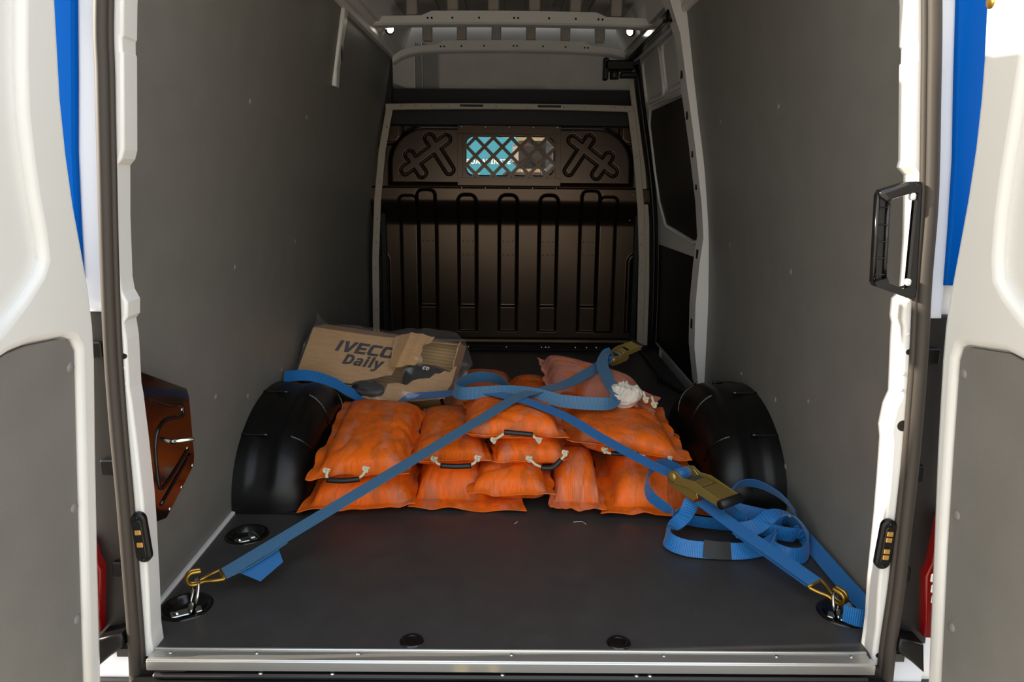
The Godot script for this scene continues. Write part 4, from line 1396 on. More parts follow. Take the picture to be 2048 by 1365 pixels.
# ------------------------------------------------------------------ sandbags
func bag(label: String, c: Array, up: float, down: float, m: String, sd: int, hem := Vector4(0.03, 0.03, 0.02, 0.02), fold := 1.0) -> Node3D:
	# c: the four corners of the seam (front left, front right, back right, back left); hem: flat welded margins (left, right, front, back)
	var mid: Vector3 = (c[0] + c[1] + c[2] + c[3]) / 4.0
	var lo: float = min(min(c[0].y, c[1].y), min(c[2].y, c[3].y)) - down
	var root := base("sandbag", Vector3(mid.x, max(lo, 0.0), mid.z))
	tag(root, label, "sandbag", "orange sandbags in the pile")
	var n := 44
	var wid: float = c[0].distance_to(c[1])
	var dep: float = c[0].distance_to(c[3])
	var ns := noise(7.0, 100 + sd, 3)
	var cr := noise(16.0, 200 + sd, 2)
	var fo := noise(4.0, 300 + sd, 1)
	var grid := []
	for side in 2:
		var rows := []
		for j in n + 1:
			var row := PackedVector3Array()
			for i in n + 1:
				var u := float(i) / n
				var v := float(j) / n
				var p: Vector3 = c[0].lerp(c[1], u).lerp(c[3].lerp(c[2], u), v)
				# ragged outline and corners that pull in or stick out
				var eu: float = min(u, 1 - u)
				var ev: float = min(v, 1 - v)
				var edge: float = clamp(1.0 - min(eu * wid, ev * dep) / 0.05, 0.0, 1.0)
				var waist: float = 1.0 - 0.05 * (1.0 - pow(abs(2 * v - 1), 2.0)) * pow(abs(2 * u - 1), 3.0)
				p.x = lerp(mid.x, p.x, waist)
				p.x += 0.009 * edge * fo.get_noise_3d(v * 1.3, 0.0, 3.0)
				p.z += 0.009 * edge * fo.get_noise_3d(u * 1.3, 8.0, 1.0)
				var a: float = clamp((u * wid - hem.x) / (wid - hem.x - hem.y), 0.0, 1.0)
				var b: float = clamp((v * dep - hem.z) / (dep - hem.z - hem.w), 0.0, 1.0)
				var f: float = max(0.0, (1.0 - pow(abs(2 * a - 1), 3.6)) * (1.0 - pow(abs(2 * b - 1), 3.6)))
				var h: float = pow(f, 0.42)
				var near: float = exp(-min(min(a, 1 - a) * wid, min(b, 1 - b) * dep) / 0.06)
				# folds running in from the seams, and soft creases over the belly
				var along: float = p.x if min(b, 1 - b) * dep < min(a, 1 - a) * wid else p.z
				var wr: float = 0.0036 * near * sin(along * 60.0 + 9.0 * ns.get_noise_3d(p.x * 0.5, 0, p.z * 0.5)) * max(0.0, 0.25 + 1.6 * ns.get_noise_3d(p.x * 0.6, 5, p.z * 0.6))
				var q := p.rotated(Vector3.UP, 0.6 + sd * 0.7)
				wr -= 0.007 * pow(max(0.0, 1.0 - abs(fo.get_noise_3d(q.x * 0.4, 2.0 + sd, q.z)) * 6.0), 2.0)
				wr += 0.0015 * cr.get_noise_3d(p.x, 0, p.z) + 0.008 * fo.get_noise_3d(p.x, 9, p.z)
				var y := p.y + 0.010 * edge * fo.get_noise_3d(p.x * 2.2, 20.0, p.z * 2.2) * fold
				if side == 0: y += up * h + wr * fold * smoothstep(0.0, 0.25, h) + 0.0015
				else: y -= down * h - 0.004 * cr.get_noise_3d(p.x, 4, p.z) * h + 0.0015
				p.y = max(y, 0.004 if side == 0 else 0.001)
				row.append(p - root.position)
			rows.append(row)
		grid.append(rows)
	var s := st_new(true)
	var vtx := func(side: int, i: int, j: int) -> void:
		s.set_uv(Vector2(float(i) / n, float(j) / n))
		s.add_vertex(grid[side][j][i])
	for j in n:
		for i in n:
			for k in [[0, 0], [1, 1], [1, 0], [0, 0], [0, 1], [1, 1]]: vtx.call(0, i + k[0], j + k[1])
			for k in [[0, 0], [1, 0], [1, 1], [0, 0], [1, 1], [0, 1]]: vtx.call(1, i + k[0], j + k[1])
	s.set_smooth_group(1)
	for i in n:
		for e in [[i, 0, i + 1, 0], [i + 1, n, i, n], [0, i + 1, 0, i], [n, i, n, i + 1]]:
			for k in [[0, 0, 1], [0, 2, 3], [1, 2, 3], [0, 0, 1], [1, 2, 3], [1, 0, 1]]:
				vtx.call(k[0], e[k[1]], e[k[2]])
	s.set_uv(Vector2.ZERO)
	put(s, "sack", M[m], root)
	return root

func knot(s: SurfaceTool, at: Vector3, r := 0.009) -> void:
	var pts := []
	for k in 22:
		var t := TAU * k / 22
		pts.append(at + Vector3(sin(t) + 2 * sin(2 * t), cos(t) - 2 * cos(2 * t), -1.2 * sin(3 * t)) * r * 0.36)
	tube(s, pts, r * 0.42, 6, true)

# rope handle with a rubber grip: knot, rope, grip, rope, knot
func rope_handle(root: Node3D, k1: Vector3, g1: Vector3, g2: Vector3, k2: Vector3, bow := Vector3.ZERO) -> void:
	var o := root.position
	var s := st_new(true)
	tube(s, smooth_path([g1 - o, (g1 + g2) / 2 + bow - o, g2 - o], 5), 0.0085, 10)
	put(s, "grip", M.grip, root)
	s = st_new(true)
	tube(s, [k1 - o, k1.lerp(g1, 0.5) + Vector3(0, -0.002, 0.004) - o, g1 + (g2 - g1) * 0.06 - o], 0.0045, 8)
	put(s, "rope", M.rope, root)
	s = st_new(true)
	tube(s, [k2 - o, k2.lerp(g2, 0.5) + Vector3(0, -0.002, 0.004) - o, g2 + (g1 - g2) * 0.06 - o], 0.0045, 8)
	put(s, "rope", M.rope, root)
	for k in [k1, k2]:
		s = st_new(true)
		knot(s, k - o)
		put(s, "knot", M.rope, root)

func v3(x: float, y: float, z: float) -> Vector3:
	return Vector3(x, y, z)

func build_bags() -> void:
	var b: Node3D
	# bottom row
	bag("sandbag at the floor beside the wheel arch, under the grey-blue strap", [v3(-0.672, 0.03, -0.668), v3(-0.305, 0.04, -0.712), v3(-0.315, 0.06, -1.20), v3(-0.655, 0.06, -1.20)], 0.085, 0.05, "bag1", 1, Vector4(0.04, 0.02, 0.03, 0.02))
	bag("bright orange floor-level sandbag with a wide flat hem in front", [v3(-0.335, 0.015, -0.745), v3(0.05, 0.012, -0.725), v3(-0.02, 0.06, -1.25), v3(-0.33, 0.06, -1.25)], 0.10, 0.05, "bag0", 2, Vector4(0.02, 0.13, 0.065, 0.02))
	bag("plump floor-level sandbag lying on its neighbour's hem, below the crossing straps", [v3(-0.14, 0.072, -0.735), v3(0.145, 0.06, -0.722), v3(0.13, 0.08, -1.20), v3(-0.12, 0.08, -1.20)], 0.062, 0.05, "bag1", 3, Vector4(0.02, 0.03, 0.02, 0.02))
	bag("small salmon floor-level sandbag between two plumper ones", [v3(0.125, 0.03, -0.718), v3(0.305, 0.03, -0.695), v3(0.31, 0.06, -1.20), v3(0.12, 0.06, -1.20)], 0.095, 0.05, "bag2", 4, Vector4(0.02, 0.02, 0.045, 0.02))
	bag("wide floor-level sandbag under the ratchet with stiff front hem", [v3(0.282, 0.022, -0.688), v3(0.652, 0.02, -0.69), v3(0.64, 0.06, -1.20), v3(0.30, 0.06, -1.20)], 0.105, 0.05, "bag1", 5, Vector4(0.05, 0.03, 0.055, 0.02))
	# rows behind, on the floor
	bag("dull red sandbag lying behind the open end of the box", [v3(-0.30, 0.08, -1.56), v3(0.03, 0.08, -1.52), v3(0.03, 0.09, -2.02), v3(-0.29, 0.09, -2.02)], 0.085, 0.07, "bag2", 6)
	bag("rounded orange sandbag showing behind the loose strap loop", [v3(-0.03, 0.08, -1.34), v3(0.25, 0.08, -1.34), v3(0.20, 0.10, -1.84), v3(-0.05, 0.10, -1.84)], 0.10, 0.07, "bag0", 7)
	bag("orange sandbag under the crumpled paper, between strap and arch", [v3(0.07, 0.10, -1.22), v3(0.40, 0.10, -1.20), v3(0.42, 0.10, -1.60), v3(0.22, 0.10, -1.62)], 0.115, 0.09, "bag0", 8)
	b = bag("orange sandbag behind the wheel arch with a dark grip on its edge", [v3(0.36, 0.115, -1.10), v3(0.615, 0.125, -1.10), v3(0.60, 0.12, -1.60), v3(0.40, 0.12, -1.62)], 0.095, 0.10, "bag0", 9, Vector4(0.03, 0.05, 0.03, 0.02))
	rope_handle(b, v3(0.438, 0.182, -1.09), v3(0.456, 0.176, -1.08), v3(0.543, 0.153, -1.08), v3(0.552, 0.158, -1.085))
	# second layer
	b = bag("big dirty sandbag on top beside the wheel arch, below the cardboard box", [v3(-0.640, 0.143, -0.672), v3(-0.322, 0.145, -0.715), v3(-0.322, 0.170, -1.28), v3(-0.665, 0.185, -1.35)], 0.062, 0.045, "bag1", 10, Vector4(0.035, 0.02, 0.02, 0.03))
	rope_handle(b, v3(-0.571, 0.166, -0.668), v3(-0.567, 0.143, -0.652), v3(-0.467, 0.147, -0.652), v3(-0.449, 0.173, -0.668), v3(0, -0.002, 0.004))
	b = bag("smooth flat sandbag between the big dirty one and the topmost one", [v3(-0.333, 0.150, -0.785), v3(-0.063, 0.150, -0.812), v3(-0.13, 0.160, -1.32), v3(-0.34, 0.160, -1.32)], 0.050, 0.04, "bag1", 11, Vector4(0.01, 0.02, 0.015, 0.02), 0.5)
	rope_handle(b, v3(-0.249, 0.170, -0.765), v3(-0.227, 0.153, -0.752), v3(-0.130, 0.152, -0.755), v3(-0.109, 0.170, -0.775), v3(0, -0.001, 0.004))
	b = bag("orange sandbag squeezed under the topmost one, its grip hanging", [v3(-0.063, 0.150, -0.800), v3(0.190, 0.150, -0.815), v3(0.18, 0.160, -1.25), v3(-0.10, 0.160, -1.25)], 0.050, 0.04, "bag0", 12, Vector4(0.012, 0.02, 0.015, 0.02))
	rope_handle(b, v3(0.057, 0.168, -0.778), v3(0.096, 0.141, -0.768), v3(0.160, 0.168, -0.772), v3(0.173, 0.186, -0.785), v3(0.004, -0.010, 0.006))
	b = bag("broad orange sandbag on top beside the arch, under the dark blue strap", [v3(0.185, 0.190, -0.90), v3(0.590, 0.155, -0.795), v3(0.585, 0.185, -1.27), v3(0.155, 0.190, -1.24)], 0.055, 0.055, "bag0", 13, Vector4(0.05, 0.04, 0.02, 0.03))
	rope_handle(b, v3(0.305, 0.186, -0.815), v3(0.324, 0.180, -0.800), v3(0.412, 0.178, -0.800), v3(0.425, 0.168, -0.800))
	var s := st_new(true)
	knot(s, v3(0.517, 0.166, -0.797) - b.position, 0.007)
	put(s, "knot", M.rope, b)
	b = bag("topmost orange sandbag right under the strap crossing", [v3(-0.160, 0.225, -0.845), v3(0.190, 0.222, -0.835), v3(0.170, 0.243, -1.18), v3(-0.180, 0.243, -1.17)], 0.058, 0.040, "bag0", 14, Vector4(0.01, 0.03, 0.02, 0.02))
	rope_handle(b, v3(-0.059, 0.213, -0.826), v3(-0.025, 0.243, -0.822), v3(0.069, 0.236, -0.818), v3(0.089, 0.216, -0.822))
	b = bag("pale salmon sandbag tilted at the back under the brass buckle", [v3(0.135, 0.20, -1.44), v3(0.520, 0.215, -1.10), v3(0.570, 0.235, -1.26), v3(0.110, 0.275, -1.72)], 0.085, 0.06, "bag3", 15, Vector4(0.03, 0.07, 0.02, 0.02))
	for p in [v3(0.490, 0.268, -1.12), v3(0.520, 0.252, -1.11)]:
		s = st_new(true)
		knot(s, p - b.position, 0.010)
		tube(s, [p - b.position, p - b.position + v3(-0.012, 0.03, 0.0)], 0.0045, 6)
		put(s, "knot", M.rope, b)

# ------------------------------------------------------------------ cardboard box in torn film
func build_box() -> void:
	var bl := v3(-0.872, 0.262, -1.42)
	var bx := Basis(v3(0.9833, -0.1032, 0.1497), v3(0.177, 0.731, -0.659), v3(-0.0415, 0.6746, 0.7371)).orthonormalized()
	var r := base("cardboard_box", bl)
	r.basis = bx
	tag(r, "torn brown cardboard box with dark printed lettering, wrapped in clear film", "box")
	var T := Transform3D.IDENTITY
	var s := st_new()
	# front face, torn away along its lower middle and at the open end
	plate(s, pv([[0.0, 0.0], [0.0, 0.232], [0.20, 0.232], [0.352, 0.240], [0.385, 0.222], [0.389, 0.18], [0.386, 0.14], [0.392, 0.10], [0.384, 0.069], [0.36, 0.064], [0.33, 0.048], [0.29, 0.032], [0.244, 0.016], [0.235, 0.006], [0.15, 0.0]]), T, 0.004, 0.0008)
	put(s, "front_panel", M.card, r)
	s = st_new()
	plate(s, pv([[0.235, -0.004], [0.262, -0.012], [0.302, -0.030], [0.34, -0.034], [0.375, -0.016], [0.378, 0.030], [0.42, 0.040], [0.455, 0.036], [0.475, 0.060], [0.50, 0.072], [0.539, 0.082], [0.555, 0.105], [0.575, 0.108], [0.591, 0.125], [0.612, 0.120], [0.622, 0.145], [0.635, 0.155], [0.632, 0.07], [0.606, 0.0], [0.50, -0.03], [0.35, -0.055], [0.29, -0.045]]), T, 0.004, 0.0008)
	put(s, "front_remnant", M.card, r)
	# torn flap curling outward
	s = st_new(true)
	var flap := [[0.352, 0.242], [0.42, 0.256], [0.516, 0.268], [0.507, 0.245], [0.500, 0.229], [0.488, 0.215], [0.482, 0.202], [0.486, 0.185], [0.484, 0.167], [0.496, 0.150], [0.499, 0.134], [0.484, 0.120], [0.478, 0.108], [0.462, 0.100], [0.447, 0.091], [0.430, 0.080], [0.415, 0.072], [0.395, 0.076], [0.384, 0.085], [0.372, 0.14], [0.362, 0.19]]
	var fp := PackedVector2Array()
	for p in flap: fp.append(Vector2(p[0], p[1]))
	for k in 12:
		var x0 := 0.35 + 0.015 * k
		for q in Geometry2D.intersect_polygons(fp, PackedVector2Array([Vector2(x0, 0), Vector2(x0 + 0.015, 0), Vector2(x0 + 0.015, 0.4), Vector2(x0, 0.4)])):
			var idx := Geometry2D.triangulate_polygon(q)
			var curl := func(v: Vector2, o: float) -> Vector3:
				var t: float = clamp((v.x - 0.36) / 0.15, 0.0, 1.0)
				var u: float = clamp((0.26 - v.y) / 0.19, 0.0, 1.0)
				return Vector3(v.x, v.y, 0.006 + 0.030 * sin(PI * t) + 0.045 * u * (1.0 - 0.4 * t) + 0.004 * sin(v.x * 130.0 + v.y * 60.0) + o)
			for j in range(0, idx.size(), 3):
				for o in [0.0, -0.003]:
					tri_o(s, curl.call(q[idx[j]], o), curl.call(q[idx[j + 1]], o), curl.call(q[idx[j + 2]], o), Vector3(0.45, 0.17, (-5.0 if o == 0.0 else 5.0)))
	put(s, "torn_flap", M.card, r)
	# remaining walls: back, floor, top lip and both ends
	s = st_new()
	cbox(s, Vector3(0.305, 0.160, -0.135), Vector3(0.60, 0.330, 0.004), 0.001)
	put(s, "back_panel", M.card_inner, r)
	s = st_new()
	cbox(s, Vector3(0.30, -0.003, -0.066), Vector3(0.60, 0.004, 0.135), 0.001)
	put(s, "bottom_panel", M.card_inner, r)
	s = st_new()
	plate(s, pv([[0.0, -0.135], [0.0, 0.0], [0.40, 0.0], [0.45, -0.05], [0.56, -0.09], [0.61, -0.10], [0.61, -0.135]]), Transform3D(Basis(Vector3(1, 0, 0.0), Vector3(0, -0.60, 0.80), Vector3(0, -0.80, -0.60)), Vector3(0, 0.236, 0.002)), 0.004, 0.001)
	put(s, "top_panel", M.card, r)
	s = st_new()
	cbox(s, Vector3(0.0, 0.115, -0.066), Vector3(0.004, 0.232, 0.135), 0.001)
	put(s, "end_panel", M.card, r)
	s = st_new()
	plate(s, pv([[-0.135, 0.0], [0.0, 0.0], [0.0, 0.12], [-0.012, 0.15], [0.006, 0.165], [0.0, 0.21], [0.008, 0.235], [-0.01, 0.275], [-0.03, 0.272], [-0.135, 0.325]]), Transform3D(Basis(Vector3(0, 0, 1), Vector3(0.02, 1, 0).normalized(), Vector3(-1, 0.02, 0).normalized()), Vector3(0.618, 0, 0)), 0.005, 0.001)
	put(s, "end_panel", M.card, r)
	# print
	var word := [
		[0.0, [[0, 0], [0.27, 0], [0.27, 1], [0, 1]]],
		[0.36, [[0, 1], [0.29, 1], [0.48, 0.36], [0.67, 1], [0.96, 1], [0.63, 0], [0.33, 0]]],
		[1.38, [[0, 0], [0.80, 0], [0.80, 0.23], [0.27, 0.23], [0.27, 0.39], [0.72, 0.39], [0.72, 0.60], [0.27, 0.60], [0.27, 0.77], [0.80, 0.77], [0.80, 1], [0, 1]]],
		[2.27, [[0.84, 0], [0.22, 0], [0.06, 0.06], [0, 0.22], [0, 0.78], [0.06, 0.94], [0.22, 1], [0.84, 1], [0.84, 0.77], [0.33, 0.77], [0.27, 0.71], [0.27, 0.29], [0.33, 0.23], [0.84, 0.23]]],
		[3.19, [[0.48, 0], [0.22, 0], [0.06, 0.06], [0, 0.22], [0, 0.78], [0.06, 0.94], [0.22, 1], [0.48, 1], [0.48, 0.77], [0.33, 0.77], [0.27, 0.71], [0.27, 0.29], [0.33, 0.23], [0.48, 0.23]]],
		[3.19, [[0.48, 0], [0.74, 0], [0.90, 0.06], [0.96, 0.22], [0.96, 0.78], [0.90, 0.94], [0.74, 1], [0.48, 1], [0.48, 0.77], [0.63, 0.77], [0.69, 0.71], [0.69, 0.29], [0.63, 0.23], [0.48, 0.23]]]]
	s = st_new()
	for g in word:
		var out2 := PackedVector2Array()
		for q in g[1]: out2.append(Vector2(0.122 + (g[0] + q[0]) * 0.0585 + q[1] * 0.013, 0.141 + q[1] * 0.052))
		plate(s, out2, Transform3D(Basis.IDENTITY, Vector3(0, 0, 0.0038)), 0.001, 0.0002)
	put(s, "lettering", M.ink, r)
	lettering(r, "Daily", 0.062, Transform3D(Basis(Vector3(1.1, 0.0, 0), Vector3(0.24, 1, 0), Vector3(0, 0, 1)), Vector3(0.252, 0.108, 0.0045)), M.ink, 900)

	# black bundle packed inside
	var bb := base("black_bag", bl + bx * v3(0.515, 0.075, -0.068))
	bb.basis = bx
	tag(bb, "black soft bag with small white lettering inside the torn box", "bag")
	s = st_new(true)
	var nz := noise(9.0, 4, 2)
	var nu := 28
	var nv := 18
	var pt := func(i: int, j: int) -> Vector3:
		var u := TAU * i / nu
		var v := PI * j / nv
		var q := Vector3(signf(cos(u)) * pow(abs(cos(u)), 0.6) * sin(v), signf(cos(v)) * pow(abs(cos(v)), 0.6), signf(sin(u)) * pow(abs(sin(u)), 0.6) * sin(v))
		q = Vector3(q.x * 0.098, q.y * 0.070 + 0.02, q.z * 0.056)
		return q + q.normalized() * 0.010 * nz.get_noise_3dv(q * 2.0)
	for j in nv:
		for i in nu:
			var mid := Vector3(0, 0.04, 0)
			quad_o(s, pt.call(i, j), pt.call((i + 1) % nu, j), pt.call((i + 1) % nu, j + 1), pt.call(i, j + 1), mid)
	put(s, "sack", M.gloss_black, bb)
	lettering(bb, "co", 0.026, Transform3D(Basis(Vector3(1, 0, 0), Vector3(0.2, 1, 0), Vector3(0, 0, 1)), v3(-0.005, 0.055, 0.059)), M.paper, 900)
	var b2 := base("grey_pouch", bl + bx * v3(0.312, -0.010, 0.012))
	b2.basis = bx
	tag(b2, "dark grey pouch showing through the hole in the box front", "pouch")
	s = st_new(true)
	var pt2 := func(i: int, j: int) -> Vector3:
		var u := TAU * i / nu
		var v := PI * j / nv
		var q := Vector3(signf(cos(u)) * pow(abs(cos(u)), 0.5) * sin(v) * 0.065, cos(v) * 0.034, signf(sin(u)) * pow(abs(sin(u)), 0.7) * sin(v) * 0.016)
		return q + q.normalized() * 0.008 * nz.get_noise_3dv(q * 3.0 + Vector3.ONE)
	for j in nv:
		for i in nu:
			quad_o(s, pt2.call(i, j), pt2.call((i + 1) % nu, j), pt2.call((i + 1) % nu, j + 1), pt2.call(i, j + 1), Vector3.ZERO)
	put(s, "sack", M.trim_black, b2)

	# clear film, crumpled round the box
	var fm := base("plastic_film", bl)
	fm.basis = bx
	tag(fm, "crumpled clear plastic film hanging round the cardboard box", "plastic film")
	var cz := noise(11.0, 21, 3)
	s = st_new(true)
	var out := pv([[-0.004, -0.01], [-0.008, 0.12], [0.01, 0.285], [0.035, 0.262], [0.09, 0.245], [0.10, 0.262], [0.35, 0.262], [0.47, 0.295], [0.60, 0.300], [0.645, 0.27], [0.70, 0.165], [0.66, 0.05], [0.62, -0.01], [0.50, -0.045], [0.345, -0.068], [0.27, -0.03], [0.10, -0.008]])
	var cell := 0.02
	for j in range(-5, 17):
		for i in range(-3, 37):
			var x := i * cell
			var y := j * cell
			for q in Geometry2D.intersect_polygons(out, PackedVector2Array([Vector2(x, y), Vector2(x + cell, y), Vector2(x + cell, y + cell), Vector2(x, y + cell)])):
				var idx := Geometry2D.triangulate_polygon(q)
				var lift := func(v: Vector2) -> Vector3:
					var bulge: float = 0.030 * exp(-Vector2((v.x - 0.44) / 0.10, (v.y - 0.17) / 0.11).length_squared()) + 0.03 * exp(-Vector2((v.x - 0.45) / 0.16, (v.y - 0.0) / 0.05).length_squared())
					return Vector3(v.x, v.y, 0.018 + bulge + 0.016 * cz.get_noise_2d(v.x, v.y) + 0.008 * cz.get_noise_2d(v.x * 3.0, v.y * 3.0))
				for k in range(0, idx.size(), 3):
					tri_o(s, lift.call(q[idx[k]]), lift.call(q[idx[k + 1]]), lift.call(q[idx[k + 2]]), Vector3(x, y, -5))
	put(s, "sheet", M.film, fm)

# ------------------------------------------------------------------ straps
# double wire claw hook: strap bar at the origin, arms run along +x, the claw curls up (+y)
func claw(parent: Node3D, xf: Transform3D) -> void:
	var s := st_new(true)
	for q in [-1.0, 1.0]:
		var pts := [v3(0.0, 0.0, q * 0.026), v3(0.022, 0.0, q * 0.019), v3(0.045, 0.0, q * 0.008), v3(0.062, -0.003, q * 0.0065)]
		for k in 7:
			var a := -PI / 2 + PI * 1.05 * k / 6.0
			pts.append(v3(0.068 + 0.015 * cos(a), 0.014 + 0.017 * sin(a), q * 0.006))
		pts.append(v3(0.048, 0.028, q * 0.006))
		var w := []
		for p in smooth_path(pts, 4): w.append(xf * p)
		tube(s, w, 0.0048, 8)
	tube(s, [xf * v3(0, 0, -0.028), xf * v3(0, 0, 0.028)], 0.0048, 8)
	put(s, "claw_hook", M.brass, parent)

func ratchet(parent: Node3D, xf: Transform3D, size := 1.0) -> void:
	var r := Node3D.new()
	r.name = "ratchet"
	parent.add_child(r, true)
	r.transform = xf.scaled_local(Vector3.ONE * size)
	var s: SurfaceTool
	for q in [-1.0, 1.0]:
		s = st_new()
		plate(s, pv([[-0.015, -0.012], [-0.018, 0.012], [-0.004, 0.030], [0.018, 0.032], [0.040, 0.020], [0.085, 0.014], [0.092, 0.0], [0.080, -0.014], [0.02, -0.016]]), Transform3D(Basis.IDENTITY, v3(0, 0, q * 0.029 - 0.0015)), 0.003, 0.0008)
		put(s, "side_plate", M.zinc_gold, r)
		s = st_new()
		plate(s, pv([[-0.012, 0.004], [-0.010, 0.028], [0.010, 0.036], [0.034, 0.030], [0.07, 0.040], [0.165, 0.036], [0.172, 0.024], [0.16, 0.016], [0.06, 0.014], [0.02, 0.002]]), Transform3D(Basis.IDENTITY, v3(0, 0, q * 0.034 - 0.0015)), 0.003, 0.0008)
		put(s, "lever_plate", M.zinc_gold, r)
		s = st_new(true)
		lathe(s, [Vector2(0, 0.004), Vector2(0.008, 0.0035), Vector2(0.013, 0.001), Vector2(0.014, -0.002)], 16, Transform3D(standing(v3(0, 0, q)), v3(0.002, 0.015, q * 0.0365)))
		put(s, "axle_cap", M.zinc_gold, r)
	s = st_new(true)
	tube(s, [v3(0.002, 0.015, -0.036), v3(0.002, 0.015, 0.036)], 0.011, 14)
	put(s, "spool", M.zinc_gold, r)
	s = st_new()
	cbox(s, v3(0.128, 0.034, 0), v3(0.06, 0.003, 0.066), 0.001)
	cbox(s, v3(0.075, 0.026, 0), v3(0.03, 0.014, 0.050), 0.003)
	put(s, "lever_web", M.zinc_gold, r)
	s = st_new()
	cbox(s, v3(0.055, 0.024, 0), v3(0.035, 0.006, 0.050), 0.002)
	put(s, "pawl", M.steel, r)
	s = st_new(true)
	tube(s, [v3(0.168, 0.027, -0.037), v3(0.168, 0.027, 0.037)], 0.0125, 12)
	put(s, "grip", M.grip, r)
	s = st_new(true)
	var wind := []
	for k in 20:
		var a := TAU * k / 19.0
		wind.append([v3(0.002 + 0.0145 * cos(a), 0.015 + 0.0145 * sin(a), 0), v3(cos(a), sin(a), 0)])
	ribbon(s, wind, 0.046, 0.005, 2)
	put(s, "wound_webbing", M.web_blue, r)

func webbing(parent: Node3D, keys: Array, m: String, w := 0.048, per := 8, called := "webbing") -> void:
	var s := st_new(false)
	var k2 := []
	for k in keys: k2.append([k[0] - parent.position, k[1]])
	ribbon(s, k2, w, 0.0026, per)
	put(s, called, M[m], parent)

func frame_x(x: Vector3, up: Vector3, at: Vector3) -> Transform3D:
	var a := x.normalized()
	var z := a.cross(up).normalized()
	return Transform3D(Basis(a, z.cross(a), z), at)

